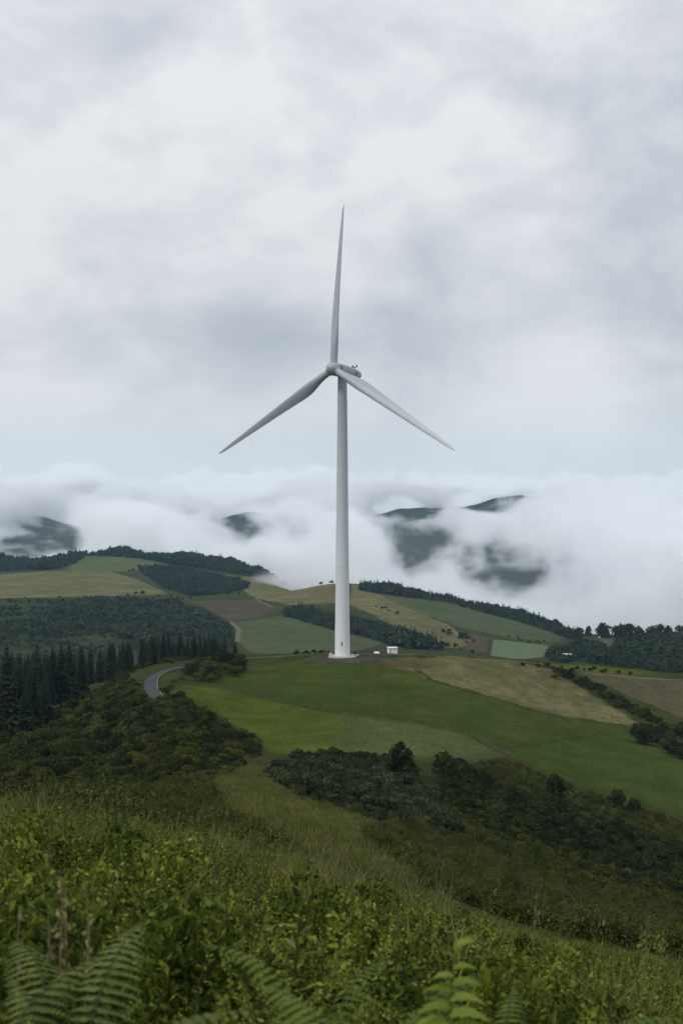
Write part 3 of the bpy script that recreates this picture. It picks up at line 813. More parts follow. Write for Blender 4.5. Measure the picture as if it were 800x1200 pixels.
def ribbon(name, px_pts, dmin, dmax, hw, lift, mat, shift=0.0, flat=True):
    pts = []
    for a, b in zip(px_pts[:-1], px_pts[1:]):
        for k in range(4): pts.append((a[0] + (b[0] - a[0]) * k / 4, a[1] + (b[1] - a[1]) * k / 4))
    pts.append(px_pts[-1])
    W = np.array([at(p[0], p[1], dmin, dmax)[:2] for p in pts])
    for _ in range(3): W[1:-1] = 0.25 * W[:-2] + 0.5 * W[1:-1] + 0.25 * W[2:]
    s = np.concatenate([[0], np.cumsum(np.hypot(*np.diff(W, axis=0).T))]); n = max(12, int(s[-1] / 0.8))
    q = np.linspace(0, s[-1], n); W = np.stack([np.interp(q, s, W[:, 0]), np.interp(q, s, W[:, 1])], 1)
    T = np.gradient(W, axis=0); T /= np.linalg.norm(T, axis=1)[:, None]; Nn = np.stack([-T[:, 1], T[:, 0]], 1)
    k = np.linspace(-1, 1, 7); V = []
    for j in k: V.append(W + Nn * (shift + j * hw))
    V = np.stack(V, 1).reshape(-1, 2); z = H(V[:, 0], V[:, 1]) + lift
    ii = np.arange(n - 1)[:, None] * 7 + np.arange(6)[None]; Fc = np.stack([ii, ii + 1, ii + 8, ii + 7], -1).reshape(-1, 4)[:, ::-1]
    o = link(name, mesh_np(name, np.c_[V, z], Fc, mat, smooth=True)); tag(o, kind='structure'); return o


build_small()
ROADPX = [(190, 826), (181, 816), (176, 805), (178, 796), (187, 789.5), (200, 785), (216, 782)]
r_ = ribbon('road', ROADPX, 240, 372, 1.5, 0.16, M_ASPH); r_['label'] = 'narrow grey asphalt road bending round the hill'
r_ = ribbon('road_edge_line', ROADPX, 240, 372, 0.10, 0.19, M_LINE, -1.36); r_['label'] = 'worn pale line along the inner road edge'

# ------------------------------------------------------------------ vegetation prototypes (numpy quads)
def rv(rg, n):
    v = rg.normal(size=(n, 3)); return v / np.linalg.norm(v, axis=1)[:, None]


def leaf_quads(P, A, B):
    """centres P, half axes A (length) and B (width) -> diamond leaves, tips and sides"""
    V = np.stack([P - A, P + B, P + A, P - B], 1).reshape(-1, 3)
    return V, np.arange(len(V)).reshape(-1, 4)


def join(parts):
    V = []; Fc = []; M = []; off = 0
    for v, f, m in parts:
        V.append(v); Fc.append(f + off); M.append(np.full(len(f), m)); off += len(v)
    return np.concatenate(V), np.concatenate(Fc), np.concatenate(M)


def tube(path, rad, k=4):
    path = np.asarray(path, float); n = len(path); T = np.gradient(path, axis=0); T /= np.linalg.norm(T, axis=1)[:, None] + 1e-9
    U = np.cross(T, [0.31, 0.95, 0.1]); U /= np.linalg.norm(U, axis=1)[:, None] + 1e-9; W = np.cross(T, U)
    t = np.linspace(0, 2 * np.pi, k, endpoint=False); rad = np.broadcast_to(rad, n)
    V = (path[:, None] + rad[:, None, None] * (np.cos(t)[None, :, None] * U[:, None] + np.sin(t)[None, :, None] * W[:, None])).reshape(-1, 3)
    Fc = [(i * k + j, i * k + (j + 1) % k, (i + 1) * k + (j + 1) % k, (i + 1) * k + j) for i in range(n - 1) for j in range(k)]
    return V, np.array(Fc)


def bush_shape(seed, n=520, r=1.0, h=1.0, leaf=0.12, lumps=9, up=0.35, lo=0.25):
    """leaves spread through a heap of uneven lobes, radius r, height h, foot at z=0"""
    rg = np.random.default_rng(seed)
    th = rg.uniform(0, 6.283, lumps); rr = r * 0.62 * np.sqrt(rg.uniform(0, 1, lumps))
    cz = h * rg.uniform(lo, 0.72, lumps) * (1 - (0.35 if lo > .2 else 0.15) * rr / r)
    cen = np.c_[rr * np.cos(th), rr * np.sin(th), cz]; lr = r * rg.uniform(0.26, 0.5, lumps)
    k = rg.integers(0, lumps, n); dirs = rv(rg, n); dirs[:, 2] = np.abs(dirs[:, 2]) * 0.9 - (0.25 if lo > .2 else 0.5)
    P = cen[k] + dirs * lr[k, None] * rg.uniform(0.6, 1.08, n)[:, None] * np.array([1, 1, h / r * 0.75])
    P[:, 2] = np.maximum(P[:, 2], 0.02 * h)
    nrm = dirs + 0.8 * rv(rg, n); A = np.cross(nrm, rv(rg, n)); A /= np.linalg.norm(A, axis=1)[:, None]
    A[:, 2] += up; B = np.cross(nrm, A); B /= np.linalg.norm(B, axis=1)[:, None]
    s = leaf * rg.uniform(0.6, 1.35, n)[:, None]
    return leaf_quads(P, A * s, B * s * 0.55)


def spruce_parts(seed, h=14.0, r=2.3, bare=0.16):
    rg = np.random.default_rng(seed); parts = []
    lv = 26
    for i in range(lv):
        f = i / (lv - 1); z = h * (bare + (0.985 - bare) * f ** 0.92)
        R = r * (1 - f) ** 0.82 * rg.uniform(0.78, 1.12) + 0.10
        nb = int(5 + 6 * (1 - f)); ph = rg.uniform(0, 6.28)
        for j in range(nb):
            a = ph + 6.283 * j / nb + rg.uniform(-0.25, 0.25); L_ = R * rg.uniform(0.6, 1.12)
            d = np.array([math.cos(a), math.sin(a), 0]); s = np.array([-d[1], d[0], 0])
            z0 = z + rg.uniform(-0.2, 0.2); dr = L_ * rg.uniform(0.18, 0.5); wd = 0.20 * L_ + 0.16
            b = np.array([0, 0, z0]); m = b + d * L_ * 0.55 + np.array([0, 0, -dr * 0.35]); t = b + d * L_ + np.array([0, 0, -dr])
            q = [b + d * 0.05, m + s * wd + [0, 0, -wd * .5], t, m - s * wd + [0, 0, -wd * .5]]
            q2 = [b + d * L_ * .3, m + s * wd * 1.5 + d * L_ * .12 + [0, 0, -wd * 1.1], m + d * L_ * .15 + [0, 0, .06], m + s * .1]
            q3 = [b + d * L_ * .3, m - s * .1, m + d * L_ * .15 + [0, 0, .06], m - s * wd * 1.5 + d * L_ * .12 + [0, 0, -wd * 1.1]]
            q4 = [m + [0, 0, .05], m + s * wd * .35 + [0, 0, -wd * 1.6 - .1], m + d * wd + [0, 0, -wd * 1.2], m - s * wd * .35 + [0, 0, -wd * 1.5 - .1]]
            parts.append(np.array(q + q2 + q3 + q4))
    tip = np.array([0, 0, h]);
    parts.append(np.array([[0.09, 0, h * .93], [0, 0.09, h * .93], tip, [-0.09, 0, h * .93]]))
    V = np.concatenate(parts); crown = (V, np.arange(len(V)).reshape(-1, 4))
    trunk = tube([(0, 0, -0.5), (0, 0, h * .3), (0, 0, h * .65), (0, 0, h * .95)], [0.22, 0.17, 0.10, 0.02], 6)
    return trunk, crown


def round_tree_parts(seed, h=6.0, r=2.3, n=1300, leaf=0.26):
    rg = np.random.default_rng(seed); parts = []
    trunk = [tube([(0, 0, -0.4), (0.05, 0, h * .25), (0.1, 0.05, h * .5), (0.1, 0, h * .8)], [0.22, 0.17, 0.11, 0.03], 6)]
    V, Fc = bush_shape(seed, n, r, h * 0.97, leaf, 18, 0.15, 0.06); V[:, 2] += h * 0.03
    for k in range(7):
        a = rg.uniform(0, 6.28); z0 = h * rg.uniform(.22, .5); L_ = r * rg.uniform(.5, .85)
        trunk.append(tube([(0.06, 0, z0), (math.cos(a) * L_ * .5, math.sin(a) * L_ * .5, z0 + h * .12), (math.cos(a) * L_, math.sin(a) * L_, z0 + h * rg.uniform(.2, .35))], [0.08, 0.05, 0.02], 4))
    v, f, m = join([(a, b, 0) for a, b in trunk])
    return (v, f), (V, Fc)


def bramble_parts(seed, h=0.8, r=0.5, n=420, leaf=0.034, stems=12):
    """heap of leafy shoots: thin arching stems carrying small leaves, a few tips standing clear"""
    rg = np.random.default_rng(seed); parts = []
    for k in range(stems):
        a = rg.uniform(0, 6.28); L_ = r * rg.uniform(.25, 1.0); hh = h * rg.uniform(.65, 1.15)
        p = np.array([[math.cos(a) * L_ * f ** 1.3, math.sin(a) * L_ * f ** 1.3, hh * (f ** .75)] for f in np.linspace(0, 1, 7)]) + rg.normal(size=(7, 3)) * 0.015
        parts.append((*tube(p, np.linspace(.006, .002, 7), 3), 1))
        m = n // stems; f = rg.uniform(.15, 1.0, m) ** .8
        c = np.stack([np.interp(f, np.linspace(0, 1, 7), p[:, i]) for i in range(3)], 1)
        d = rv(rg, m); d[:, 2] = d[:, 2] * .5 + .15; s = leaf * rg.uniform(.6, 1.3, m)[:, None] * (1.15 - .45 * f[:, None])
        c = c + d * (s * 1.3 + rg.uniform(0, .06, m)[:, None] * (1.1 - f[:, None]))
        nrm = np.array([0, 0, 1.0]) + .8 * rv(rg, m); B = np.cross(nrm, d); B /= np.linalg.norm(B, axis=1)[:, None]
        v, q = leaf_quads(c, d * s, B * s * .55); parts.append((v, q, 0))
    # low dense skirt of leaves
    m = n // 2; P = np.c_[rg.normal(size=(m, 2)) * r * .45, rg.uniform(.02, .62, m) * h]
    d = rv(rg, m); s = leaf * 1.2 * rg.uniform(.6, 1.3, m)[:, None]; B = np.cross(d, rv(rg, m)); B /= np.linalg.norm(B, axis=1)[:, None]
    v, q = leaf_quads(P, d * s, B * s * .6); parts.append((v, q, 0))
    return join(parts)


def weed_parts(seed, h=0.95, n=70, leaf=0.05, plume=True):
    rg = np.random.default_rng(seed); parts = []
    for k in range(4):
        a = rg.uniform(0, 6.28); hh = h * rg.uniform(.6, 1.1); ln = rg.uniform(.02, .2)
        o = rg.normal(size=2) * .08
        p = np.array([[o[0] + math.cos(a) * ln * f ** 2, o[1] + math.sin(a) * ln * f ** 2, hh * f] for f in np.linspace(0, 1, 7)])
        parts.append((*tube(p, np.linspace(.007, .002, 7), 4), 1))
        f = np.linspace(.12, .98, n // 2); c = np.stack([np.interp(f, np.linspace(0, 1, 7), p[:, i]) for i in range(3)], 1)
        az = np.arange(len(f)) * 2.4 + a; d = np.c_[np.cos(az), np.sin(az), .45 - .5 * (1 - f)]; d /= np.linalg.norm(d, axis=1)[:, None]
        s = (leaf * (1.25 - f) * rg.uniform(.8, 1.2, len(f)))[:, None]; B = np.c_[-np.sin(az), np.cos(az), 0 * az]
        v, q = leaf_quads(c + d * s, d * s, B * s * .28); parts.append((v, q, 0))
    return join(parts)


def grass_parts(seed, h=0.6, n=46, w=0.008, heads=6, spread=0.16):
    rg = np.random.default_rng(seed); parts = []
    for k in range(n):
        a = rg.uniform(0, 6.28); L_ = h * rg.uniform(.45, 1.15); ln = L_ * rg.uniform(.08, .75); o = rg.normal(size=2) * spread
        hd = k < heads
        if hd: L_ = h * rg.uniform(1.1, 1.5); ln *= .3
        f = np.linspace(0, 1, 5)
        p = np.c_[o[0] + math.cos(a) * ln * f ** 2, o[1] + math.sin(a) * ln * f ** 2, L_ * (f - .22 * (ln / L_) * f ** 3)]
        s = np.array([-math.sin(a), math.cos(a), 0]) * w * (0.5 if hd else 1)
        wd = np.array([1, .95, .8, .5, .08])[:, None]
        V = np.concatenate([p - s * wd, p + s * wd]); Fc = np.array([(i, i + 1, i + 6, i + 5) for i in range(4)])
        parts.append((V, Fc, 0))
        if hd:
            m = 12; g = rg.uniform(.72, 1.02, m); c = np.stack([np.interp(g, f, p[:, i]) for i in range(3)], 1) + rg.normal(size=(m, 3)) * .008
            d = rv(rg, m) * .4 + np.array([0, 0, 1]); B = np.cross(d, rv(rg, m)); B /= np.linalg.norm(B, axis=1)[:, None]
            v, q = leaf_quads(c, d * .017, B * .006); parts.append((v, q, 1))
    return join(parts)


def frond_mesh(seed, L_=0.8, pairs=16, wid=0.24, arch=0.5, pin=7):
    """one fern frond rising from the ground along +X and arching over: stalk and leaflets with toothed outline"""
    rg = np.random.default_rng(seed)
    f = np.linspace(0, 1, 12); p = np.c_[L_ * (.16 * f + .5 * f ** 2), 0 * f + 0.02 * np.sin(f * 4), L_ * arch * (1.35 * f - .75 * f ** 2)]
    stalk = tube(p, np.linspace(.006, .0015, 12), 4)
    leaf = []
    for i in range(pairs):
        g = .40 + .585 * i / (pairs - 1); base = np.array([np.interp(g, f, p[:, k]) for k in range(3)])
        ln = wid * math.sin(min(1, (1 - g) * 1.75 + .05) * 1.45) * rg.uniform(.88, 1.1)
        for s in (-1, 1):
            d = np.array([.42, s, -.10 - .12 * rg.uniform()]); d /= np.linalg.norm(d); t = np.array([1, -s * .42, .05]); t /= np.linalg.norm(t)
            # toothed: little lobes on both sides of each leaflet
            for k in range(pin):
                q = (k + .5) / pin; c = base + d * ln * q + np.array([0, 0, -.25 * ln * q * q]); lb = ln * .26 * (1 - q) ** .8 + .004; hw = ln / pin * .62
                for ss in (-1, 1):
                    leaf.append([c - d * hw, c - d * hw * .3 + t * ss * lb * .9, c + d * hw * .9 + t * ss * lb, c + d * hw])
    V = np.array(leaf).reshape(-1, 3)
    return stalk, (V, np.arange(len(V)).reshape(-1, 4))


# ------------------------------------------------------------------ scattering
def in_poly(px, py, poly):
    ins = np.zeros(len(px), bool); n = len(poly)
    for i in range(n):
        x0, y0 = poly[i]; x1, y1 = poly[(i + 1) % n]
        c = (y0 > py) != (y1 > py)
        with np.errstate(divide='ignore', invalid='ignore'): ins ^= c & (px < (x1 - x0) * (py - y0) / (y1 - y0) + x0)
    return ins


def at_many(px, py, dmin, dmax):
    d = np.exp(np.linspace(math.log(dmin), math.log(dmax), 260)); X = (px[:, None] - 400) / F * d[None]
    g = H(X.ravel(), np.broadcast_to(d, X.shape).ravel()).reshape(X.shape) + (py[:, None] - HOR) / F * d[None]
    cr = (g[:, :-1] < 0) & (g[:, 1:] >= 0); has = cr.any(1); i = cr.argmax(1)
    r = np.arange(len(px)); t = -g[r, i] / (g[r, i + 1] - g[r, i] + 1e-12); dd = d[i] + t * (d[i + 1] - d[i])
    # ground just out of sight behind a crest: the nearest miss
    dd = np.where(has, dd, d[np.argmin(np.abs(g) / d[None], 1)])
    x = (px - 400) / F * dd
    return np.c_[x, dd, H(x, dd)]


def scatter(n, poly, dmin, dmax, sep, seed, tries=8):
    rg = np.random.default_rng(seed); poly = np.array(poly, float)
    lo, hi = poly.min(0), poly.max(0); m = n * tries
    px = rg.uniform(lo[0], hi[0], m); py = rg.uniform(lo[1], hi[1], m); k = in_poly(px, py, poly); px, py = px[k], py[k]
    P = at_many(px, py, dmin, dmax); out = []; cell = {}
    for p in P:
        c = (int(p[0] // sep), int(p[1] // sep)); ok = True
        for i in (-1, 0, 1):
            for j in (-1, 0, 1):
                for q in cell.get((c[0] + i, c[1] + j), ()):
                    if (q[0] - p[0]) ** 2 + (q[1] - p[1]) ** 2 < sep * sep: ok = False
        if ok:
            cell.setdefault(c, []).append(p); out.append(p)
            if len(out) >= n: break
    return np.array(out)


def stuff(name, label, protos, P, S, seed, rot=None, tilt=0.0, kind='stuff'):
    """one object: copies of the prototype meshes at the points P, scale S"""
    rg = np.random.default_rng(seed); n = len(P)
    me = bpy.data.meshes.new(name); me.vertices.add(n); me.vertices.foreach_set('co', np.asarray(P, np.float32).ravel())
    a = me.attributes.new('rot', 'FLOAT_VECTOR', 'POINT'); R = np.c_[rg.normal(size=(n, 2)) * tilt, rg.uniform(0, 6.283, n)]; a.data.foreach_set('vector', R.astype(np.float32).ravel())
    a = me.attributes.new('scl', 'FLOAT_VECTOR', 'POINT'); S = np.broadcast_to(np.asarray(S, float).reshape(n, -1), (n, 3)); a.data.foreach_set('vector', np.ascontiguousarray(S, np.float32).ravel())
    a = me.attributes.new('pick', 'INT', 'POINT'); a.data.foreach_set('value', rg.integers(0, len(protos), n).astype(np.int32))
    o = link(name, me)
    col = bpy.data.collections.new(name + "_kinds")
    for i, pm in enumerate(protos):
        po = bpy.data.objects.new("%s_kind_%02d" % (name, i), pm); col.objects.link(po)
    t, gi, go = gn_tree(name + "_spread")
    ci = t.nodes.new('GeometryNodeCollectionInfo'); ci.inputs['Collection'].default_value = col
    ci.inputs['Separate Children'].default_value = True; ci.inputs['Reset Children'].default_value = True

    def attr(nm, ty):
        q = t.nodes.new('GeometryNodeInputNamedAttribute'); q.data_type = ty; q.inputs['Name'].default_value = nm; return q.outputs['Attribute']
    ip = t.nodes.new('GeometryNodeInstanceOnPoints'); ip.inputs['Pick Instance'].default_value = True
    t.links.new(gi.outputs[0], ip.inputs['Points']); t.links.new(ci.outputs[0], ip.inputs['Instance'])
    t.links.new(attr('pick', 'INT'), ip.inputs['Instance Index']); t.links.new(attr('rot', 'FLOAT_VECTOR'), ip.inputs['Rotation']); t.links.new(attr('scl', 'FLOAT_VECTOR'), ip.inputs['Scale'])
    t.links.new(ip.outputs[0], go.inputs[0])
    md = o.modifiers.new("spread", 'NODES'); md.node_group = t
    tag(o, label, kind=kind); return o


def places(P):
    """words for where in its own group a plant stands, for groups large enough to have a left and a right"""
    P = np.asarray(P); n = len(P)
    if n < 40: return [('', '')] * n
    u = P[:, 0] / P[:, 1]; a, b = np.quantile(u, [.33, .67]); out = []
    for i in range(n):
        k = 0 if u[i] < a else (2 if u[i] > b else 1)
        out.append((', ' + ('left', 'middle', 'right')[k] + ' third', ', ' + ('left', 'middle', 'right')[k]))
    return out


def plants(name, label, cat, group, protos, P, S, seed, tilt=0.03):
    """single-mesh plants, one object each, sharing mesh data"""
    rg = np.random.default_rng(seed); first = {}; spot = places(P)
    for i, p in enumerate(P):
        k = int(rg.integers(0, len(protos)))
        if k not in first:
            o = bpy.data.objects.new(name, protos[k]); first[k] = o
        else: o = first[k].copy()
        C.objects.link(o); o.location = p
        s = S[i] if not np.isscalar(S) else S
        o.scale = (s, s, s) if np.isscalar(s) else tuple(s)
        o.rotation_euler = (rg.normal() * tilt, rg.normal() * tilt, rg.uniform(0, 6.283)); tag(o, label + spot[i][0], cat, group + spot[i][1])


def trees(name, label, cat, group, protos, P, S, seed):
    """trunk + crown trees; protos: list of (trunk mesh, crown mesh)"""
    rg = np.random.default_rng(seed); spot = places(P)
    for i, p in enumerate(P):
        tm, cm = protos[int(rg.integers(0, len(protos)))]
        t = thing(name, label + spot[i][0], cat, tuple(p), rg.uniform(0, 6.283), group + spot[i][1] if group else None); s = S[i]; t.scale = (s, s, s) if np.isscalar(s) else tuple(s)
        link('trunk', tm, t); link('crown', cm, t)


RG = np.random.default_rng(11)
# prototypes
SPRUCE = []
for k in range(5):
    tr, cr = spruce_parts(40 + k, 14.0, [3.0, 2.6, 3.3, 2.5, 2.9][k], [0.12, 0.22, 0.06, 0.28, 0.16][k])
    SPRUCE.append((mesh_np("spruce_trunk", *tr, M_BARK), mesh_np("spruce_crown", *cr, M_SPRUCE)))
ROUND = []
for k in range(4):
    tr, cr = round_tree_parts(60 + k, 6.0, [2.4, 2.7, 2.2, 2.5][k])
    ROUND.append((mesh_np("round_trunk", *tr, M_BARK), mesh_np("round_crown", *cr, M_DARKBUSH)))
DARKB = [mesh_np("dark_bush", *bush_shape(80 + k, 1100, 1.25, 1.9, 0.115), M_DARKBUSH) for k in range(5)]
OLIVEB = [mesh_np("olive_bush", *bush_shape(90 + k, 1100, 1.35, 1.6, 0.11), M_OLIVEBUSH) for k in range(5)]
GREYB = [mesh_np("grey_bush", *bush_shape(100 + k, 1000, 1.3, 1.7, 0.12, 12, 0.7), M_GREYBUSH) for k in range(5)]
FARCON, FARRND = [], []
for k in range(4):
    rg = np.random.default_rng(120 + k); n = 90; z = rg.uniform(.08, 1, n) ** 1.1; a = rg.uniform(0, 6.28, n); rr = .20 * (1.04 - z) * rg.uniform(.6, 1.1, n)
    P_ = np.c_[rr * np.cos(a), rr * np.sin(a), z]; A_ = np.c_[np.cos(a), np.sin(a), -.7 + 0 * a] * .07 * (1.25 - z)[:, None]; B_ = np.c_[-np.sin(a), np.cos(a), 0 * a] * .06 * (1.2 - z)[:, None]
    v, f = leaf_quads(P_, A_, B_); tb = tube([(0, 0, -.05), (0, 0, .5), (0, 0, .9)], [.02, .015, .004], 4)
    FARCON.append(mesh_np("far_conifer", *join([(v, f, 0), (*tb, 0)])[:2], M_FARWOOD))
    v, f = bush_shape(130 + k, 130, .42, 1.0, .13, 7, .1); FARRND.append(mesh_np("far_round_tree", v, f, M_FARWOOD))

# ------------------------------------------------------------------ far woods (each reads as one mass)
def wood(name, label, poly, n, dmin, dmax, h, seed, protos, sep, clump=-.35):
    P = scatter(n, poly, dmin, dmax, sep, seed, 6); rg = np.random.default_rng(seed)
    q = fbm(P[:, 0] / 55, P[:, 1] / 90, 3, 50 + seed); k = (q + .35 * rg.uniform(size=len(P)) > clump); P, q = P[k], q[k]; grow = np.clip(1 + 1.1 * q, .55, 1.7)
    stuff(name, label, protos, P - [0, 0, .3], np.c_[(h * grow * rg.uniform(.85, 1.5, len(P))).repeat(2).reshape(-1, 2), h * grow * rg.uniform(.65, 1.15, len(P))], seed)


VALR = []
for k, me in enumerate(FARRND):
    q = me.copy(); q.materials.clear(); q.materials.append(M_VALLEY); VALR.append(q)
wood('far_wood', 'blue-green scrubby wood on the slope left below the tan field', [(-60, 706), (60, 705), (150, 703), (210, 706), (262, 735), (272, 760), (200, 768), (110, 735), (40, 712), (-60, 712)], 900, 850, 1500, 6.2, 1, VALR + FARRND[:1], 3.4, -.12)
wood('scrub', 'thin scattered scrub on the grassy lower valley slope at left', [(-60, 712), (40, 712), (110, 735), (200, 768), (-60, 790)], 700, 850, 1500, 4.6, 9, VALR + FARRND[:2], 2.5, -.06)
wood('far_wood', 'long line of trees along the left skyline ridge', [(90, 652), (104, 644), (150, 646), (220, 655), (300, 668), (375, 686), (375, 682), (300, 676), (220, 664), (150, 652)], 1500, 1900, 2400, 10.0, 2, FARRND + FARCON[:2], 4.0)
wood('far_wood', 'dark wood at the far left edge below the mist', [(-60, 655), (40, 655), (85, 651), (95, 655), (80, 664), (60, 668), (-60, 671)], 700, 1900, 2500, 11.0, 3, FARCON + FARRND, 5.0)
wood('far_wood', 'wedge of dark scrub wood between the tan fields on the left hill', [(162, 668), (205, 664), (262, 674), (291, 689), (270, 696), (225, 699), (195, 690)], 800, 1450, 2100, 7.0, 4, FARRND, 4.5)
wood('far_wood', 'dark conifer plantation behind the turbine tower', [(330, 721), (352, 713), (400, 722), (440, 732), (490, 750), (520, 762), (480, 760), (430, 748), (370, 733)], 1300, 820, 1300, 9.0, 5, FARCON + FARRND[:2], 2.8)
wood('far_wood', 'long band of dark conifers along the right hand ridge', [(421, 690), (450, 689), (520, 699), (590, 716), (640, 731), (682, 746), (675, 751), (600, 727), (520, 706), (430, 694)], 2300, 1150, 1560, 9.0, 6, FARCON + FARRND[:2], 2.4)
wood('far_wood', 'dark mixed wood in the valley at the right edge', [(690, 775), (725, 765), (770, 752), (880, 745), (880, 800), (740, 785)], 900, 700, 1330, 8.5, 7, FARRND + FARCON[:2], 4.0)
wood('far_wood', 'broken copses around the white farmhouse', [(640, 770), (652, 758), (690, 753), (712, 758), (690, 772), (655, 780)], 160, 800, 1330, 7.0, 8, FARRND + FARCON[:1], 5.0)

# skyline trees against the mist on the right, hedgerow shrubs of the far fields, lone trees of the left valley
sk = [(690, 743, 14), (704, 745, 20), (712, 745, 17), (722, 746, 18), (731, 746, 21), (739, 746, 20), (748, 746, 17), (757, 746, 13), (764, 746, 17), (774, 746, 20), (783, 746, 18), (794, 746, 18), (806, 746, 20), (676, 744, 12)]
P = np.array([at(a, b + 3, 1200, 1420) for a, b, c in sk]); S = [c * p[1] / F / 6.0 * 1.15 for (a, b, c), p in zip(sk, P)]
trees('broadleaf_tree', 'dark round tree in the row on the right skyline against the mist', 'tree', 'trees on the right skyline', ROUND, P, S, 3)
sk = [(52, 745, 16), (38, 740, 12), (103, 716, 9), (88, 712, 8), (57, 735, 14), (20, 722, 8), (118, 728, 12), (72, 724, 9), (140, 712, 8), (8, 735, 9)]
P = np.array([at(a, b, 800, 1500) for a, b, c in sk]); S = [c * p[1] / F / 14.0 for (a, b, c), p in zip(sk, P)]
trees('conifer_tree', 'lone dark conifer standing above the scrub of the left valley slope', 'tree', 'lone trees on the left valley slope', SPRUCE, P, S, 4)
sk = [(160, 697, 5), (167, 697, 6), (186, 700, 4), (201, 700, 4), (156, 669, 4), (190, 670, 4), (152, 670, 3), (150, 699, 4), (376, 685, 5), (388, 684, 5), (70, 701, 4), (30, 702, 3), (100, 701, 4), (224, 702, 4), (214, 703, 4), (280, 697, 4)]
P = np.array([at(a, b, 900, 2300) for a, b, c in sk]); S = [c * p[1] / F / 1.9 for (a, b, c), p in zip(sk, P)]
plants('field_bush', 'small dark bush on a field edge of the far left hills', 'bush', 'field edge bushes on the left hills', DARKB, P, S, 5)
rg = np.random.default_rng(5); sk = []
for a, b, n, h in (((505, 735), (555, 752), 14, 6), ((440, 712), (470, 720), 5, 4), ((455, 735), (470, 740), 4, 3.5), ((585, 745), (640, 755), 8, 3), ((520, 758), (560, 766), 8, 5)):
    for k in range(n):
        f = rg.uniform(); sk.append((a[0] + (b[0] - a[0]) * f, a[1] + (b[1] - a[1]) * f + rg.normal() * 2, h * rg.uniform(.6, 1.3)))
P = np.array([at(a, b, 780, 1600) for a, b, c in sk]); S = [c * p[1] / F / 1.9 for (a, b, c), p in zip(sk, P)]
plants('field_bush', 'small dark bush on a field edge of the right hand hill', 'bush', 'field edge bushes on the right hill', DARKB, P, S, 6)

# ------------------------------------------------------------------ spruces on the left
front = [(8, 862, 100), (22, 858, 86), (44, 838, 78), (40, 856, 70), (62, 832, 66), (0, 850, 60), (72, 828, 70), (82, 822, 66), (95, 822, 58), (30, 866, 60), (52, 850, 56), (-8, 868, 96)]
front.sort()
ORD = ['leftmost', 'second', 'third', 'fourth', 'fifth', 'sixth', 'seventh', 'eighth', 'ninth', 'tenth', 'eleventh', 'twelfth']
for i, (a, b, c) in enumerate(front):
    p = at(a, b, 180, 600)
    trees('spruce_tree', ORD[i] + (' ' if i == 0 else ' from the left ') + 'of the tall dark spruces in front of the plantation', 'spruce', 'front spruces at the left edge', SPRUCE, [p], [(c * p[1] / F / 13.0 * (.9 + .35 * ((i * 7) % 5) / 4),) * 2 + (c * p[1] / F / 13.0,)], 800 + i)
rg = np.random.default_rng(22); P = []; S = []
while len(P) < 235:
    u_ = rg.uniform(-45, 276); lo_ = np.interp(u_, [0, 90, 130, 276], [255, 330, 372, 378]); d_ = rg.uniform(lo_, np.interp(u_, [0, 90, 276], [520, 560, 560]))
    x_ = (u_ - 400) / F * d_; z_ = h1(x_, d_)
    if any((q[0] - x_) ** 2 + (q[1] - d_) ** 2 < 3.2 for q in P): continue
    t_ = np.interp(u_, [-40, 0, 60, 130, 200, 240, 276], [778, 774, 764, 757, 748, 744, 758]) + rg.uniform(-8, 12) + 11 * (rg.uniform() < .35)
    s_ = ((-(t_ - HOR) / F * d_) - z_) / 14.0
    if s_ < .3: continue
    P.append((x_, d_, z_)); S.append((min(s_, 1.5) * rg.uniform(.8, 1.15),) * 2 + (min(s_, 1.5),))
trees('spruce_tree', 'dark spruce in the dense plantation on the left', 'spruce', 'spruces of the left plantation', SPRUCE, P, S, 9)

# ------------------------------------------------------------------ bushes of the near hill
rg = np.random.default_rng(31)
P = scatter(34, [(225, 800), (212, 788), (235, 778), (262, 772), (290, 776), (284, 790), (262, 800)], 270, 400, 1.9, 32, 10); S = rg.uniform(.9, 1.7, len(P))
plants('roadside_bush', 'rounded olive bush on the knoll between road and green field', 'bush', 'bushes on the knoll by the road', OLIVEB[:3] + DARKB[:2], P, S, 33)
P = scatter(30, [(130, 800), (150, 790), (178, 783), (205, 778), (240, 772), (210, 775), (170, 778), (140, 788)], 270, 420, 1.9, 34, 10); S = rg.uniform(.7, 1.2, len(P))
plants('roadside_bush', 'low olive bush on the verge left of the road bend', 'bush', 'bushes left of the road bend', OLIVEB, P, S, 35)
P = scatter(230, [(-20, 915), (-20, 880), (60, 846), (100, 812), (150, 794), (168, 812), (172, 822), (205, 822), (232, 832), (262, 850), (300, 872), (300, 884), (262, 894), (225, 900), (190, 912), (120, 915)], 60, 340, 1.5, 36, 8)
S = rg.uniform(.7, 1.25, len(P)) * np.clip(P[:, 1] / 190, .55, 1.3)
k = rg.uniform(size=len(P)) < .55
plants('thicket_bush', 'olive green bush in the thicket on the slope below the road', 'bush', 'olive thicket below the road', OLIVEB, P[k], S[k], 37)
plants('thicket_bush', 'dark bush in the thicket on the slope below the road', 'bush', 'dark thicket below the road', DARKB, P[~k], S[~k], 38)
P = np.array([at(a, b, 230, 380) for a, b in ((188, 822), (194, 815), (199, 808), (205, 802), (181, 826), (174, 824), (168, 820), (214, 797), (164, 812), (197, 822), (160, 806))])
plants('roadside_bush', 'bush on the edge of the road where it drops out of sight', 'bush', 'bushes hiding the lower end of the road', OLIVEB, P, np.random.default_rng(12).uniform(.7, 1.15, len(P)), 39)
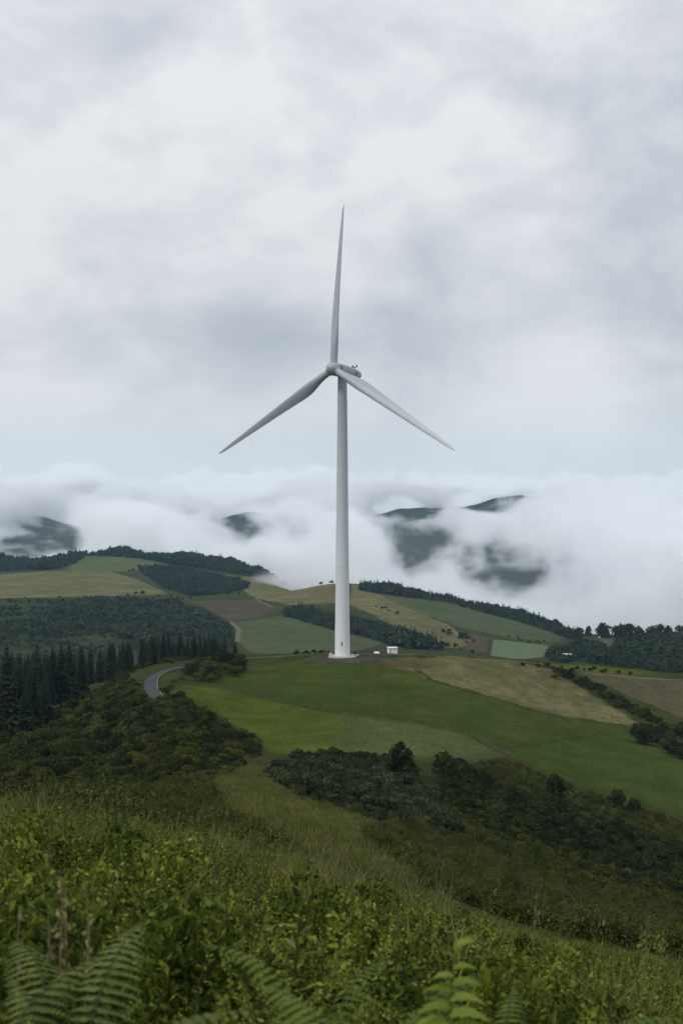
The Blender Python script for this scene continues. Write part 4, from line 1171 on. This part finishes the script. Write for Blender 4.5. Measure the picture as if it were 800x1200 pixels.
# grey willow scrub and the dark belt right of it
P = scatter(130, [(318, 905), (345, 886), (400, 890), (468, 895), (505, 930), (545, 985), (470, 968), (400, 944), (345, 928)], 120, 250, 1.25, 41, 10); S = rg.uniform(.75, 1.2, len(P))
plants('willow_bush', 'grey-green willowy bush in the scrub belt below the green field', 'bush', 'grey willow scrub', GREYB, P, S, 42)
P = scatter(36, [(350, 886), (400, 886), (470, 892), (480, 905), (400, 898), (350, 895)], 150, 260, 1.4, 43, 10); S = rg.uniform(.7, 1.1, len(P))
plants('scrub_bush', 'dark bush along the upper edge of the grey scrub belt', 'bush', 'dark bushes above the grey scrub', DARKB, P, S, 44)
P = scatter(170, [(515, 905), (540, 900), (572, 920), (610, 935), (650, 945), (690, 962), (760, 985), (830, 1010), (830, 1052), (760, 1036), (690, 1012), (620, 985), (560, 960), (520, 930)], 110, 260, 1.3, 45, 10); S = rg.uniform(.8, 1.3, len(P))
plants('scrub_bush', 'dark bush in the belt under the lower green field on the right', 'bush', 'dark belt under the lower field', DARKB, P, S, 46)
P = scatter(60, [(545, 985), (600, 990), (680, 1020), (760, 1045), (820, 1062), (760, 1062), (660, 1040), (580, 1012)], 60, 200, 1.2, 47, 10); S = rg.uniform(.5, .85, len(P))
plants('scrub_bush', 'low olive bush at the foot of the dark belt on the right', 'bush', 'olive bushes at the foot of the belt', OLIVEB, P, S, 48)
# hedge running down the right side
rg = np.random.default_rng(50); P = []; S = []
for i in range(64):
    f = i / 63; px = 652 + (815 - 652) * f + rg.normal() * 2; py = np.interp(px, [650, 690, 740, 780, 820], [790, 806, 833, 852, 872]) + rg.normal() * 3
    p = at(px, py, 260, 470); P.append(p); S.append(rg.uniform(.75, 1.35) * (1.1 if f < .1 else 1))
plants('hedge_bush', 'dark bush in the hedge dividing tan and brown fields on the right', 'bush', 'hedge between tan and brown fields', DARKB + OLIVEB[:1], P, S, 51)
P = scatter(26, [(738, 862), (748, 850), (775, 862), (820, 885), (820, 905), (785, 885)], 240, 420, 1.6, 52, 10); S = rg.uniform(1.0, 1.7, len(P))
plants('hedge_bush', 'thick dark bush at the lower corner of the hedge beside the green field', 'bush', 'thick hedge corner bushes', DARKB, P, S, 53)
P = scatter(26, [(600, 778), (640, 780), (700, 785), (745, 790), (742, 793), (690, 788), (640, 784), (600, 780)], 330, 480, 1.2, 54, 10); S = rg.uniform(.35, .75, len(P))
plants('hedge_bush', 'low dark shrub on the hill edge above the brown field', 'bush', 'low shrubs on the right hill edge', DARKB, P, S, 55)
P = scatter(16, [(345, 768), (385, 766), (386, 764), (345, 765)], 330, 380, 1.0, 56, 20); S = rg.uniform(.35, .65, len(P))
plants('hedge_bush', 'low dark shrub on the hill edge just left of the turbine', 'bush', 'low shrubs left of the turbine', DARKB, P, S, 57)
# single trees
for px, py, hp, rt, lab in ((468, 912, 53, 1.0, 'dark bushy tree rising from the scrub below the pale field'),
                            (522, 915, 43, 1.1, 'dark tree at the upper tip of the belt under the pale field'),
                            (543, 925, 38, 1.0, 'dark rounded tree second from the top of the dark belt'),
                            (651, 934, 33, 1.1, 'round dark tree alone on the edge of the lower green field'),
                            (723, 947, 28, 1.2, 'dark round tree, the larger of a pair on the lower field edge'),
                            (744, 953, 22, 1.1, 'small dark tree, the lesser of a pair on the lower field edge'),
                            (610, 950, 18, 1.0, 'small dark tree among bracken between belt and round tree'),
                            (286, 785, 16, 0.6, 'small narrow dark tree at the corner of the upper green field'),
                            (262, 778, 24, 1.2, 'dark bushy tree crowning the knoll beside the road'),
                            (135, 790, 14, 1.0, 'small rounded tree where the plantation meets the road verge'),
                            (752, 872, 30, 1.1, 'large dark hedge tree where tan and lower green fields meet')):
    p = at(px, py, 110, 420); s = hp * p[1] / F / 6.0
    trees('broadleaf_tree', lab, 'tree', None, ROUND, [p], [(s * rt, s * rt, s)], int(px))

# ------------------------------------------------------------------ grass, bracken and brambles of the slope we stand on
BRAM = [mesh_np("bramble", *bramble_parts(200 + k, [.75, .9, .65, .8][k], [.5, .6, .55, .45][k], [1100, 1250, 1150, 1000][k], [.020, .018, .022, .017][k])[:2], [M_BRAMBLE, M_STEM]) for k in range(4)]
for k, me in enumerate(BRAM):
    me.polygons.foreach_set('material_index', bramble_parts(200 + k, [.75, .9, .65, .8][k], [.5, .6, .55, .45][k], [1100, 1250, 1150, 1000][k], [.020, .018, .022, .017][k])[2].astype(np.int32))


SHRUB = [mesh_np('leafy_shrub', *bush_shape(270 + k, 3600, [.55, .65, .5][k], [.85, 1.0, .75][k], .019, 12, .1, .1), M_BRAMBLE) for k in range(3)]


def two_mat(name, parts, mats): v, f, m = parts; return mesh_np(name, v, f, mats, m)


WEED = [two_mat("weed", weed_parts(220 + k, [.95, 1.1, .8][k], [70, 80, 60][k], [.06, .05, .07][k]), [M_WEED, M_STEM]) for k in range(3)]
GRASS = [two_mat("grass", grass_parts(240 + k, [.6, .7, .5, .65][k], 46, .0075, [2, 1, 3, 2][k], .16), [M_GRASSB, M_HEAD]) for k in range(4)]
SHORT = [two_mat("short_grass", grass_parts(260 + k, .30, 34, .012, 2, .28), [M_GRASSB, M_HEAD]) for k in range(3)]
OLIVEBRAM = [two_mat("bracken_clump", bramble_parts(280 + k, .85, .7, 900, .042), [M_OLIVEBUSH, M_STEM]) for k in range(4)]


def slope_points(n, d0, d1, seed, half=.30, power=1.0, sep=None):
    rg = np.random.default_rng(seed); d = (d0 ** power + rg.uniform(0, 1, n) * (d1 ** power - d0 ** power)) ** (1 / power); x = d * rg.uniform(-half, half, n)
    return np.c_[x, d, H(x, d)]


# scrub layers under the separate bushes
P = scatter(900, [(-30, 930), (-30, 885), (60, 846), (95, 812), (150, 790), (168, 812), (172, 824), (205, 824), (232, 834), (262, 852), (305, 874), (305, 886), (270, 905), (225, 925), (120, 935)], 60, 340, .8, 301, 5)
stuff('scrub', 'tangled low scrub filling the thicket on the slope below the road', DARKB[:2] + OLIVEB[:4], P - [0, 0, .25], np.random.default_rng(1).uniform(.45, .85, len(P)) * np.clip(P[:, 1] / 170, .6, 1.2), 302)
P = scatter(420, [(312, 908), (345, 884), (400, 886), (470, 892), (505, 928), (550, 990), (468, 972), (395, 946), (340, 930)], 120, 250, .75, 303, 6)
stuff('scrub', 'low grey-green growth between the willowy bushes', GREYB[:3] + DARKB[:1], P - [0, 0, .2], np.random.default_rng(2).uniform(.45, .8, len(P)), 304)
P = scatter(560, [(515, 900), (540, 896), (575, 918), (612, 932), (650, 940), (690, 955), (760, 980), (840, 1005), (840, 1060), (760, 1042), (690, 1018), (620, 990), (560, 965), (515, 930)], 110, 260, .8, 305, 6)
stuff('scrub', 'low dark growth between the bushes of the belt under the lower field', DARKB[:4] + OLIVEB[:1], P - [0, 0, .2], np.random.default_rng(3).uniform(.5, .9, len(P)), 306)
P = scatter(520, [(478, 958), (505, 930), (560, 953), (690, 1003), (840, 1050), (840, 1085), (690, 1040), (560, 992), (500, 975)], 60, 240, .7, 315, 6)
stuff('scrub', 'low mixed scrub at the foot of the dark belt', DARKB[:2] + OLIVEB[:3], P - [0, 0, .15], np.random.default_rng(9).uniform(.45, .85, len(P)), 316)
P = scatter(700, [(560, 895), (600, 890), (640, 912), (720, 940), (800, 965), (800, 1000), (690, 960), (640, 945), (575, 915)], 120, 280, .8, 307, 5)
stuff('bracken', 'olive bracken on the bank between dark belt and lower green field', OLIVEBRAM + SHORT[:1], P - [0, 0, .1], np.random.default_rng(4).uniform(.6, 1.3, len(P)), 308)
P = scatter(1900, [(430, 985), (470, 955), (545, 950), (640, 990), (720, 1045), (840, 1070), (840, 1130), (700, 1105), (600, 1080), (500, 1040)], 30, 150, .6, 309, 5)
stuff('bracken', 'dark olive bracken on the slope falling away to the right', OLIVEBRAM, P - [0, 0, .1], np.random.default_rng(5).uniform(.7, 1.3, len(P)), 310)
P = scatter(2600, [(250, 905), (300, 880), (330, 905), (350, 932), (420, 955), (520, 1000), (620, 1075), (430, 1020), (330, 985), (240, 955)], 26, 230, .28, 311, 4)
stuff('slope_grass', 'yellowish rough grass on the spur running down to the green field', SHORT, P, np.random.default_rng(6).uniform(.6, 1.3, len(P)), 312, tilt=.1)
P = scatter(900, [(-20, 900), (240, 900), (260, 960), (330, 1000), (-20, 980)], 26, 120, .4, 313, 6)
stuff('bracken', 'rough bracken and grass just over the crest on the left', OLIVEBRAM[:2] + SHORT + GRASS[:1], P - [0, 0, .05], np.random.default_rng(7).uniform(.6, 1.25, len(P)), 314)

fpoly = {f[3][0]: f for f in FIELDS}
FP = []
for f in FIELDS:
    if f[2] <= 450 and f[0] in ('bright', 'pale', 'green', 'green2', 'tan', 'earth'):
        FP.append((f[0], scatter({'green': 2600, 'tan': 1500, 'earth': 500}.get(f[0], 1300), f[3], f[1], f[2], .5, 340 + len(FP), 5)))
for c_, P in FP:
    rg = np.random.default_rng(len(P)); q = fbm(P[:, 0] / 9, P[:, 1] / 20, 3, 5) + .3 * rg.normal(size=len(P)) > -.1; P = P[q]
    stuff('field_grass', {'earth': 'coarse grass on the disturbed bank beside the turbine pad'}.get(c_, 'tussocks of longer grass through the ' + {'bright': 'bright green field', 'pale': 'pale green field', 'green': 'dark green field', 'green2': 'lower right green field', 'tan': 'tan field'}.get(c_, '')), SHORT, P, rg.uniform(.35, .95, len(P)), 350)
LP = []
for d0, d1, hw, pts in LINES[:3]:
    rg = np.random.default_rng(len(pts))
    for a, b in zip(pts, pts[1:]):
        for k in range(55):
            g = rg.uniform(); LP.append(at(a[0] + (b[0] - a[0]) * g, a[1] + (b[1] - a[1]) * g + rg.normal() * .5, d0, d1))
LP = np.array(LP)
stuff('edge_grass', 'rank grass and rushes along the furrow banks between the green fields', SHORT, LP, np.random.default_rng(8).uniform(.5, 1.1, len(LP)), 360)

# the slope in front: nearest bushes and weeds one by one, the rest as one mass of undergrowth
P = slope_points(3600, 2.7, 31, 320, .32, 1.75); rg = np.random.default_rng(321)
clump = fbm(P[:, 0] / 1.7, P[:, 1] / 1.7, 3, 77)
big = rg.uniform(.7, 1.25, len(P)) * np.clip(1 + 2.0 * clump, .35, 1.7)
px = P[:, 0] / P[:, 1] * F + 400
# the growth is kept down to the height it has along this slope
CREST_U = [-200, 0, 150, 300, 400, 450, 600, 700, 800, 1000]; CREST_V = [895, 905, 928, 966, 1000, 1012, 1058, 1083, 1102, 1120]
room = -(np.interp(px, CREST_U, CREST_V) + rg.normal(size=len(P)) * 5 + 14 - HOR) / F * P[:, 1] - P[:, 2]
big = np.minimum(big, np.clip(room, 0, 9) / .98); keep = big > .28
P, px, big, clump = P[keep], px[keep], big[keep], clump[keep]
sel = rg.uniform(size=len(P))
u = clump + .35 * rg.normal(size=len(P))
gr = (u > .46) | ((px > 560) & (sel < .34)) | ((P[:, 1] > 12) & (px < 330) & (sel < .26))
wd = (~gr) & (sel > .80)
tall = rg.uniform(size=len(P)) < .10
hproto = np.where(wd, 1.22, np.where(gr, 1.0, .98))
lim = np.where(tall, 1.25, .80) * np.where(P[:, 1] < 7, .72, 1.0) * np.clip(-(np.interp(px, CREST_U, CREST_V) + 8 - HOR) / F * P[:, 1] - P[:, 2], .3, 9) / hproto
big = np.minimum(np.where(tall & (wd | gr), big * 1.5, big), lim)
br = ~(gr | wd)
inframe = (np.abs(P[:, 0]) < .245 * P[:, 1])
near = (P[:, 1] > 3.6) & (P[:, 1] < 10.5) & inframe
kb = np.nonzero(br & near)[0]; kb = kb[np.argsort(P[kb, 1])][:190]
kw = np.nonzero(wd & near)[0]; kw = kw[np.argsort(P[kw, 1])][:60]
kg = np.nonzero(gr & near)[0]; kg = kg[np.argsort(P[kg, 1])][:90]
plants('bramble_bush', 'leafy yellow-green bramble bush in the undergrowth at the very front', 'bramble', 'brambles of the front slope', BRAM[:2] + SHRUB, P[kb] - [0, 0, .04], big[kb], 322, .12)
plants('weed_plant', 'upright narrow-leaved weed standing among brambles at the very front', 'weed', 'weeds of the front slope', WEED, P[kw], big[kw], 323, .08)
plants('grass_tuft', 'tuft of long grass with seed heads among brambles at the very front', 'grass tuft', 'grass tufts of the front slope', GRASS, P[kg], big[kg], 324, .1)
rest = np.ones(len(P), bool); rest[np.r_[kb, kw, kg]] = False
for nm, lab, mask, pr, sd_ in (('brambles', 'mass of leafy brambles covering the front slope', br, BRAM + SHRUB + SHRUB[:1], 325), ('weeds', 'weeds scattered through the brambles of the front slope', wd, WEED, 326), ('long_grass', 'long seeding grass through the undergrowth of the front slope', gr, GRASS, 327)):
    k = rest & mask; stuff(nm, lab, pr, P[k] - [0, 0, .04], big[k], sd_, tilt=.1)
# taller leafy shrubs standing clear of the rest
UPRIGHT = [mesh_np('leafy_shrub', *bush_shape(290 + k, 3000, [.30, .36, .26, .40][k], 1.2, .018, 18, .55, .05), M_BRAMBLE) for k in range(4)]
rg = np.random.default_rng(335); P = slope_points(260, 4.6, 15, 336, .25, 1.3); px = P[:, 0] / P[:, 1] * F + 400
q = fbm(P[:, 0] / 1.1, P[:, 1] / 1.6, 2, 78); P, px = P[q > .02], px[q > .02]
room = -(np.interp(px, CREST_U, CREST_V) + rg.normal(size=len(P)) * 9 - HOR) / F * P[:, 1] - P[:, 2]
S = np.clip(np.where(P[:, 1] < 7, rg.uniform(.55, .9, len(P)), rg.uniform(.7, 1.02, len(P))) * room / 1.1, .35, 1.35)
S = np.c_[np.clip(S * 1.15, .5, 1.3), np.clip(S * 1.15, .5, 1.3), S]
plants('leafy_shrub', 'upright leafy shrub standing taller than the brambles of the front slope', 'shrub', 'taller shrubs of the front slope', UPRIGHT, P - [0, 0, .05], S, 337, .1)
# pale seeding grasses along the crest on the left
P = slope_points(170, 13, 23, 330, .25, 1.5); P = P[(P[:, 0] / P[:, 1] * F + 400) < 520]
stuff('seed_grass', 'pale seeding grass stems along the crest of the front slope', GRASS, P, np.random.default_rng(331).uniform(.8, 1.25, len(P)), 332, tilt=.12)


# ------------------------------------------------------------------ ferns and stalks that stand out in front
def leaflet_mesh(seed, L_=.13, w=.024, side=1):
    """one arching leaflet along +X drooping at the tip, toothed edge, folded along its midrib"""
    rg = np.random.default_rng(seed); n = 9; f = np.linspace(0, 1, n); V = []; Fc = []
    for i, g in enumerate(f):
        hw = w * (math.sin(math.pi * min(1, .12 + g * .88)) ** .7) * (1.0 if i % 2 else .74) * (1 - .35 * g); z = L_ * (.26 * g - .62 * g ** 2.3)
        V += [(side * L_ * (g * .95 + .0), -hw * .62, z - hw * .85), (side * L_ * g * .95, -hw * .12, z + hw * .1), (side * L_ * g * .95, hw * .62, z + hw * .55)]
    for i in range(n - 1):
        a = i * 3; Fc += [(a, a + 1, a + 4, a + 3), (a + 1, a + 2, a + 5, a + 4)]
    return np.array(V), np.array(Fc)


LEAFLET = [mesh_np("leaflet", *leaflet_mesh(k, side=1 if k == 0 else -1), M_FERNTOP, smooth=False) for k in range(2)]


def upright_fern():
    d = 4.15; x = (520 - 400) / F * d; top = -(1110 - HOR) / F * d; z = h1(x, d); L_ = top - z
    t = thing('fern', 'bright yellow-green upright fern frond nearest the camera at the bottom', 'fern', (x, d, z))
    k = np.linspace(0, 1, 14); p = np.c_[.05 * k ** 2 - .02, -.05 * k, L_ * k]
    link('stalk', mesh_np("fern_stalk", *tube(p, np.linspace(.009, .002, 14), 6), M_FERN, smooth=True), t)
    rg = np.random.default_rng(9); n = 13
    for i in range(n):
        g = 1 - .66 * (1 - i / (n - 1)) ** 1.0 * .98 - .01; c = np.array([np.interp(g, k, p[:, j]) for j in range(3)]); s = min(1.6, .34 + 2.8 * (1 - g))
        for sd in (-1, 1):
            o = link('leaflet', LEAFLET[0 if sd > 0 else 1], t); o.location = c + np.array([0, -.004, .012 * sd]); o.scale = (s, s, s * .95)
            o.rotation_euler = (rg.normal() * .12, -sd * (.30 + .7 * (g > .95) + rg.normal() * .1), rg.normal() * .12 - sd * .25)
    for a in (.5, 2.4):
        o = link('leaflet', LEAFLET[0], t); o.location = p[-1]; o.scale = (.5, .8, .8); o.rotation_euler = (0, -1.15, (a - 1.45) * .4)


upright_fern()


def fern(px, py, d, nf, mat, lab, seed, arch=1.0):
    """rosette of fronds growing from the ground; px, py: where its fronds top out"""
    rg = np.random.default_rng(seed); x = (px - 400) / F * d; top = -(py - HOR) / F * d; z = h1(x, d)
    L_ = (top - z) / (.607 * arch)
    t = thing('fern', lab, 'fern', (x, d, z))
    ms = []
    for v in range(3):
        st, lf = frond_mesh(seed + v, L_, 17, min(.2, L_ * .125), arch, 8); vv, ff, mm = join([(*st, 1), (*lf, 0)]); ms.append(mesh_np("frond", vv, ff, [mat, M_STEM], mm))
    for k in range(nf):
        o = link('frond', ms[k % 3], t); s = rg.uniform(.78, 1.03); o.scale = (s, s, s); o.rotation_euler = (rg.normal() * .12, rg.uniform(-.12, .12), 6.283 * k / nf + rg.normal() * .3)


fern(84, 1163, 4.35, 11, M_FERN_D, 'large dull green fern spreading its fronds in the bottom left corner', 400, 1.0)
fern(-6, 1182, 4.3, 6, M_FERN_D, 'smaller dull green fern at the very bottom left edge', 405, 1.0)
fern(385, 1132, 5.0, 5, M_FERN, 'yellow-green fern left of the bright upright frond', 410, 1.5)
fern(452, 1185, 4.25, 5, M_FERN, 'low yellow-green fern at the foot of the bright upright frond', 420, 1.2)
fern(612, 1165, 4.6, 5, M_FERN, 'yellowish green fern right of the bright upright frond', 430, 1.4)


def stalk(px0, py0, px1, py1, d, lab, seed, r=.0055, mat=None):
    rg = np.random.default_rng(seed); a = np.array([(px0 - 400) / F * d, d, -(py0 - HOR) / F * d]); b = np.array([(px1 - 400) / F * d, d + .05, -(py1 - HOR) / F * d])
    a[2] = h1(a[0], a[1]); t = thing('dry_stalk', lab, 'dry stalk', tuple(a)); k = np.linspace(0, 1, 9); p = k[:, None] * (b - a)[None] + rg.normal(size=(9, 3)) * .004; p[0] = 0
    link('stem', mesh_np("dry_stem", *tube(p, np.linspace(r, r * .4, 9), 5), mat or M_DRY, smooth=True), t)
    V = []; n = 26; g = rg.uniform(.55, 1.02, n); c = np.stack([np.interp(g, k, p[:, j]) for j in range(3)], 1) + rg.normal(size=(n, 3)) * .008
    dd = rv(rg, n); dd[:, 2] = np.abs(dd[:, 2]) + .3; dd /= np.linalg.norm(dd, axis=1)[:, None]; B = np.cross(dd, rv(rg, n)); B /= np.linalg.norm(B, axis=1)[:, None]
    v, f = leaf_quads(c, dd * .020, B * .006); tag(link('seed_head', mesh_np("seed_head", v, f, mat or M_DRY), t), kind='stuff')


stalk(63, 1160, 72, 1030, 5.2, 'tallest tan dry stalk standing above the corner fern', 1, .007)
stalk(72, 1160, 75, 1052, 5.25, 'shorter tan dry stalk close beside the tallest one', 2)
stalk(52, 1160, 54, 1088, 5.2, 'thin short tan dry stalk left of the tallest one', 3)
stalk(22, 1170, 18, 1075, 5.0, 'pale dry stalk nearest the left edge', 4)
stalk(104, 1130, 100, 1078, 5.6, 'thin dry stalk right of the two tall tan ones', 5)
# the dark weed that stands up in the middle, and pale shoots against the thicket
for px, py, d, s, lab in ((266, 1000, 7.5, 1.15, 'tall dark weed standing upright left of centre in front'), (415, 985, 11.0, 1.2, 'tall weed in front of the yellowish grass spur'),
                          (128, 885, 17.0, 1.25, 'pale leafy weed standing out against the dark thicket on the left'), (30, 878, 19.0, 1.2, 'pale weed at the left edge rising before the spruces'),
                          (730, 1062, 14.0, 1.1, 'leggy weed on the crest at the right'), (533, 1050, 13.0, 1.0, 'weed on the crest right of centre')):
    x = (px - 400) / F * d; top = -(py - HOR) / F * d; z = h1(x, d); hh = top - z
    o = link('weed_plant', WEED[int(px) % 3]); o.location = (x, d, z); k = max(.5, hh / [.95, 1.1, .8][int(px) % 3] / 1.05); o.scale = (k * .9, k * .9, k); o.rotation_euler = (0, 0, px); tag(o, lab, 'weed')
